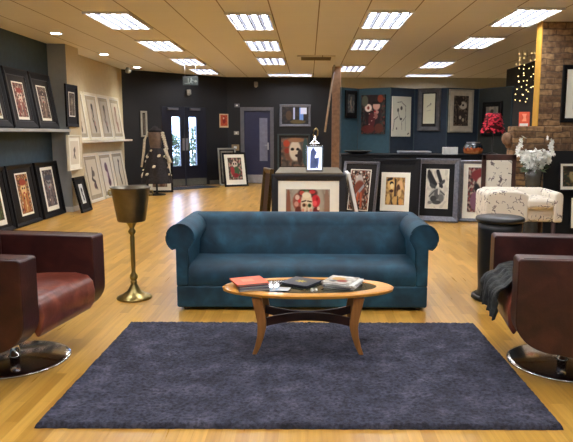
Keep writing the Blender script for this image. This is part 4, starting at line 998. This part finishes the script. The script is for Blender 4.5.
for k in range(8):
    a = 2*PI*k/8; b._add([(0, 0, .0126), (.018*math.cos(a-.3), .018*math.sin(a-.3), .0126), (.05*math.cos(a), .035*math.sin(a), .0126), (.018*math.cos(a+.3), .018*math.sin(a+.3), .0126)], [(0, 1, 2, 3)])
b.build('emblem', 'yel', bk, solid=.0004)
c = fl(343, 285.5, tz)
z = zz
mg = [('paper', .006, -20, 'white magazine at the bottom of the right pile'), ('greybook', .005, -27, 'grey edged magazine second from the bottom of the right pile'), ('paper', .006, -18, 'white magazine third from the bottom of the right pile'), ('pages', .006, -29, 'pale magazine fourth from the bottom of the right pile'), ('paper', .006, -23, 'white magazine just below the topmost of the right pile')]
for k, (cv, hh_, rr_, lb) in enumerate(mg):
    book('magazine', lb, 'magazine', c+Vector((random.uniform(-.008, .008), random.uniform(-.006, .006), 0)), .2, .22, hh_, R(rr_), cv, z=z); z += hh_+.0004
mt_ = thing('magazine', 'topmost magazine of the right pile with tan and red cover picture', 'magazine', (c.x-.015, c.y+.01, z), R(-24))
MB().box(-.095, .095, -.105, .105, 0, .005).build('pages', 'pages', mt_)
o = picture_mesh('cover', .19, .21, -.095, -.105, 0, paint((176, 170, 158), [('e', .4, .6, .25, .2, (190, 150, 80)), ('e', .6, .35, .2, .15, (150, 60, 50)), ('e', .3, .3, .15, .1, (90, 90, 96)), ('l', .1, .85, .8, .9, .04, (230, 230, 226))], 3, [(120, 110, 100), (214, 210, 200)], 6, .7), mt_, 24)
o.rotation_euler.x = -PI/2; o.location.z = .0055
c = fl(314, 291.2, tz)
for k in range(2):
    tag(MB().lathe([(.009, 0), (.011, .003), (.009, .016), (0, .017)], 14).build('tea_light', 'paper', loc=(c.x-.012+.024*k, c.y, tz)), 'tiny white tealight at the front of the tabletop, %s of the pair' % ('left', 'right')[k], 'tealight', 'tealights on the coffee table')

# ------------------------------------------------------------------ sofa
sf = fl(302, 311); SX = sf.x+.0; SY = sf.y
t = thing('sofa', 'teal blue velvet sofa with rolled arms facing the coffee table', 'sofa', (SX, SY, 0))
hb = (fl(427, 311).x-fl(177, 311).x)/2
aw = .095; zc = .592; rs = .112
def arm_prof(sx):
    pts = [(hb-aw, .2), (hb-aw-.005, .36), (hb-aw-.01, .5)]
    cx_ = hb-.04
    for k in range(0, 17):
        a = PI*1.02-(PI*1.32)*k/16; pts.append((cx_+rs*math.cos(a), zc+rs*math.sin(a)))
    pts += [(hb, zc-rs*.75), (hb, .2)]
    return [(sx*x, z) for x, z in pts]
for sx in (-1, 1):
    o = MB().prism(arm_prof(sx), 'Y', .0, .86, smooth=True).build('arm', 'teal', t, bevel=.014, seg=3)
    # piping round the scroll face
    pr = arm_prof(sx); MB().tube([(x*1.0, -.001, z) for x, z in pr[1:-1]], .006, 6).build('piping', 'teal', o)
MB().box(-hb, hb, 0, .88, .025, .205).build('base', 'teal', t, bevel=.018, seg=3)
# seat cushion with a domed top and rounded front
sw = hb-aw+.003
def seat_prof():
    pr = [(.006, .2), (-.004, .26), (.0, .31), (.02, .345), (.06, .362)]
    pr += [(.15, .375), (.3, .38), (.5, .37), (.6, .36), (.6, .2)]
    return pr
MB().prism(seat_prof(), 'X', -sw, sw, smooth=True).build('seat_cushion', 'teal', t, bevel=.015, seg=3)
bp_ = [(.5, .3), (.505, .4), (.54, .52), (.585, .6)]
for k in range(0, 13):
    a = PI*.95-(PI*1.2)*k/12; bp_.append((.71+.12*math.cos(a), zc+.01+.115*math.sin(a)))
bp_ += [(.86, .45), (.88, .2), (.5, .2)]
MB().prism(bp_, 'X', -hb+.06, hb-.06, smooth=True).build('backrest', 'teal', t, bevel=.012, seg=3)
for sx in (-1, 1):
    for yy in (.05, .82): MB().lathe([(.02, 0), (.026, .027)], 14, c=(sx*(hb-.07), yy, 0)).build('foot', 'darkwood', t)

# ------------------------------------------------------------------ leather tub armchairs
def tub_chair(label, loc, rz):
    """local +x is the front"""
    t = thing('leather_armchair', label, 'armchair', loc, rz, 'oxblood leather swivel armchairs')
    Wd, D, zt, zb = .94, .84, .745, .165
    xf = .39; xb = xf-D; th = .155
    def prof(off=0, top=zt, front=xf):
        p = [(xb+.02, top), (front-.012, top+.0), (front, top-.012), (front, .40)]
        for k in range(1, 10):
            a = PI/2*k/9; p.append((front-.24+.24*math.cos(a), .40-.19*math.sin(a)))
        p += [(.0, zb+.015), (-.12, zb), (xb+.15, zb+.03), (xb, zb+.12), (xb, top-.02)]
        return p
    for s_ in (-1, 1):
        y0, y1 = (s_*Wd/2, s_*(Wd/2-th)); ya, yb = min(y0, y1), max(y0, y1)
        o = MB().prism(prof(), 'Y', ya, yb).build('arm', 'leather', t, bevel=.022, seg=4)
        # stitched seam along the arm
        MB().tube([(xb+.1, (s_*(Wd/2-.02)), zt+.0005), (xf-.03, s_*(Wd/2-.02), zt+.0005)], .003, 5).build('seam', 'leather', o)
    lo = [(xf-.012, .36)]
    for k in range(1, 10):
        a = PI/2*k/9; lo.append((xf-.252+.24*math.cos(a), .385-.16*math.sin(a)))
    lo += [(0, zb+.02), (-.12, zb+.005), (xb+.16, zb+.04), (xb+.1, .34), (xf-.04, .34)]
    MB().prism(lo, 'Y', -Wd/2+th, Wd/2-th).build('base', 'leather', t, bevel=.012, seg=3)
    w_ = Wd/2-th-.004
    def seat(u, v):
        return None
    pr = [(xf-.03, .255), (xf+.006, .31), (xf+.012, .39), (xf, .455), (xf-.035, .492), (xf-.12, .507), (xf-.3, .5), (xf-.5, .48), (xb+.18, .47), (xb+.18, .33), (xf-.06, .31)]
    MB().prism(pr, 'Y', -w_, w_, smooth=True).build('seat_cushion', 'leather2', t, bevel=.02, seg=3)
    MB().box(xb+.03, xb+.2, -Wd/2+th, Wd/2-th, zb+.12, zt).build('backrest', 'leather', t, bevel=.03, seg=3)
    MB().lathe([(.33, .0), (.335, .006), (.33, .013), (.3, .02), (.06, .026), (.0, .026)], 56).build('base_disc', 'chrome', t)
    MB().lathe([(.045, .024), (.03, .03), (.03, zb+.02), (.04, zb+.02)], 28).build('column', 'chrome', t)
    return t
lc = fl(15, 359.5)
tub_chair('brown leather swivel armchair on the left, cut off by the frame', (lc.x, lc.y, 0), R(-8.5))
rc = fl(557, 362.5)
rch = tub_chair('brown leather swivel armchair on the right with grey throw on its seat', (rc.x+.03, rc.y, 0), PI-R(7.5))
# grey throw over the right chair's seat front
def throwf(u, v):
    y = -.29+.52*v+.02*math.sin(u*9+1)
    s_ = u*.49
    xf = .39
    if s_ < .26: x, z = xf-.30+s_*1.05, .518
    elif s_ < .36:
        a = (s_-.26)/.10*PI/2; x = xf-.025+.07*math.sin(a); z = .518-.06*(1-math.cos(a))
    else: x, z = xf+.045+.012*(s_-.36), .458-(s_-.36)
    w_ = .018*math.sin(v*26+u*3)+.012*math.sin(v*47+u*8)+.012*noise.noise(Vector((u*5, v*9, 2)))
    if s_ < .26: z += abs(w_)+.022+.02*math.sin(v*6+u*4)**2
    else: x += abs(w_)*1.2+.012; z += w_*.3
    return (x, y, z)
o = MB().grid(50, 60, throwf).build('throw', 'throw', solid=.006)
o.location = rch.location; o.rotation_euler = rch.rotation_euler
tag(o, 'dark grey woollen throw crumpled over the right armchair seat', 'throw')

# ------------------------------------------------------------------ dress form and things near the doors
mp_ = Vector((at(157, 190, 14.1).x, 14.1, 0))
t = thing('dress_form', 'headless dress form in brown corset and dark flowered skirt by the doors', 'dress form', mp_)
def Zp(y): return at(157, y, 14.1).z
MB().lathe([(.2, 0), (.19, .02), (.03, .04), (.02, .06), (.02, Zp(150))], 20).build('stand', 'darkiron', t)
zsh, zwa = Zp(133), Zp(148.5)
sc2 = Matrix.Diagonal((1, .65, 1, 1))
MB().lathe([(.12, zwa-.02), (.115, zwa), (.13, zwa+.08), (.16, zsh-.06), (.165, zsh), (.13, zsh+.07), (.06, zsh+.1)], 28, mtx=sc2).build('corset', 'corset', t)
MB().lathe([(.16, zsh+.02), (.13, zsh+.08), (.06, zsh+.11), (.05, zsh+.15), (0, zsh+.16)], 24, mtx=sc2).build('collar', 'skirt', t)
b = MB()
def skf(u, v):
    a = 2*PI*u; r = (.13+.22*v**.8)*(1+.08*math.sin(a*9)*v); return (r*math.cos(a), .75*r*math.sin(a), zwa+.01-(zwa-.26)*v)
b.grid(72, 14, skf).build('skirt', 'skirt', t)
fl0 = None
for i in range(26):
    u = random.random(); v = random.uniform(.05, .85); x, y, z = skf(u, v)
    if fl0 is None: fl0 = o = MB().ball((0, 0, 0), .027, 8, (1, .7, 1)).ball((.015, -.01, .012), .017, 8).ball((-.015, -.01, -.01), .016, 8).build('flower', 'lace', t)
    else: o = fl0.copy(); COL.objects.link(o)
    o.parent = t; o.location = (x*1.05, y*1.07, z); o.scale = (random.uniform(.7, 1.3),)*3
b = MB(); b.tube([(-.15, 0, zsh+.02), (-.24, -.03, zsh-.15), (-.27, -.03, zwa-.1), (-.33, -.02, zwa-.42)], [.04, .03, .03, .02], 8); b.build('left_sleeve', 'lace', t)
b = MB()
for k in range(8): b.ball((.17+.012*k, -.03, zsh-.05*k), .05, 8, (1, 1, .6))
b.tube([(.22, -.03, zsh-.35), (.27, -.04, zsh-.5), (.33, -.04, zsh-.68)], [.045, .04, .05], 8)
b.build('right_sleeve', 'lace', t)
framed('dark framed tan print leaning behind the dress form', .62, .78, .05, 'blackframe', 'matboard', (.09, .09, .06, .08), fig(41, (90, 60, 44), (120, 92, 72)), (at(160, 188, 14.62).x, 14.62, .002), R(14), .22, dp=.04)
dm_ = atpl(190, 186, W0+wn*.9, wn)
t = MB().box(-1.05, .4, -.6, .1, 0, .012).build('doormat', 'doormat', loc=(0, 0, 0))
t.location = W0+wd*((d0+d1)/2+.1)+wn*.25; t.rotation_euler.z = WR
tag(t, 'dark entrance mat on the floor before the double doors', 'doormat')
# slanting pale pole by the post
a = at(332.3, 80, 14.2); c = at(325, 132, 14.2); d = (a-c); a2 = c+d*((ZC-c.z)/d.z)
tag(MB().tube([c, a2], .024, 10).build('pole', mat('pale_pole', (186, 174, 158), .5)), 'slanting pale pole hanging from the ceiling left of the brown post', 'pole')

# outdoors beyond the entrance doors: forecourt and hedge
struct(MB().box(-14, -1, YB+.35, 40, -.14, -.02).box(-14, -4.9, 12, YB+.35, -.14, -.02).build('ground_outside', mat('pale_paving', (170, 170, 168), .8)))

def shrub(label, x, y, h, w):
    t = thing('shrub', label, 'shrub', (x, y, -.02), group='shrubs outside the entrance doors')
    b = MB()
    for i in range(420):
        a = random.uniform(0, 2*PI); f = random.random(); r = w*math.sqrt(random.random())*(1-abs(f-.45)*1.1)
        c = Vector((r*math.cos(a), r*math.sin(a), .25+f*(h-.25))); d = Vector((random.uniform(-1, 1), random.uniform(-1, 1), random.uniform(-.5, 1))).normalized(); e = d.orthogonal().normalized()*.03
        b._add([c, c+d*.06+e, c+d*.13, c+d*.06-e], [(0, 1, 2, 3)])
    b.build('foliage', 'leaf', t)
    b = MB()
    for k in range(5): b.tube([(0, 0, 0), (.1*math.cos(k*1.3), .1*math.sin(k*1.3), h*.4), (w*.5*math.cos(k*1.3), w*.5*math.sin(k*1.3), h*.8)], .015, 6)
    b.build('stems', 'darkwood', t)
for px, lb, h_ in ((174.5, 'green shrub seen through the left slit of the entrance doors', 1.35), (194.5, 'green shrub seen through the right slit of the entrance doors', 1.6)):
    q = at(px, 140, 21.0); shrub(lb, q.x, 21.0, h_, .28)
# ------------------------------------------------------------------ light
w = bpy.data.worlds.new('sky'); S.world = w; w.use_nodes = True
bg = w.node_tree.nodes['Background']; bg.inputs[0].default_value = (.80, .90, 1.0, 1); bg.inputs[1].default_value = 15
for xa, xb in ((XL+.15, -.1), (.2, XR-.15)):
    l = bpy.data.lights.new('window_portal', 'AREA'); l.shape = 'RECTANGLE'; l.size = xb-xa; l.size_y = 2.3
    lo = bpy.data.objects.new('window_portal', l); COL.objects.link(lo); lo.location = ((xa+xb)/2, YF-.16, 1.55); lo.rotation_euler = (PI/2, 0, 0)
    l.cycles.is_portal = True
S.view_settings.view_transform = 'Standard'; S.view_settings.look = 'None'; S.view_settings.gamma = 1; S.view_settings.use_curve_mapping = False
S.view_settings.exposure = 0.0
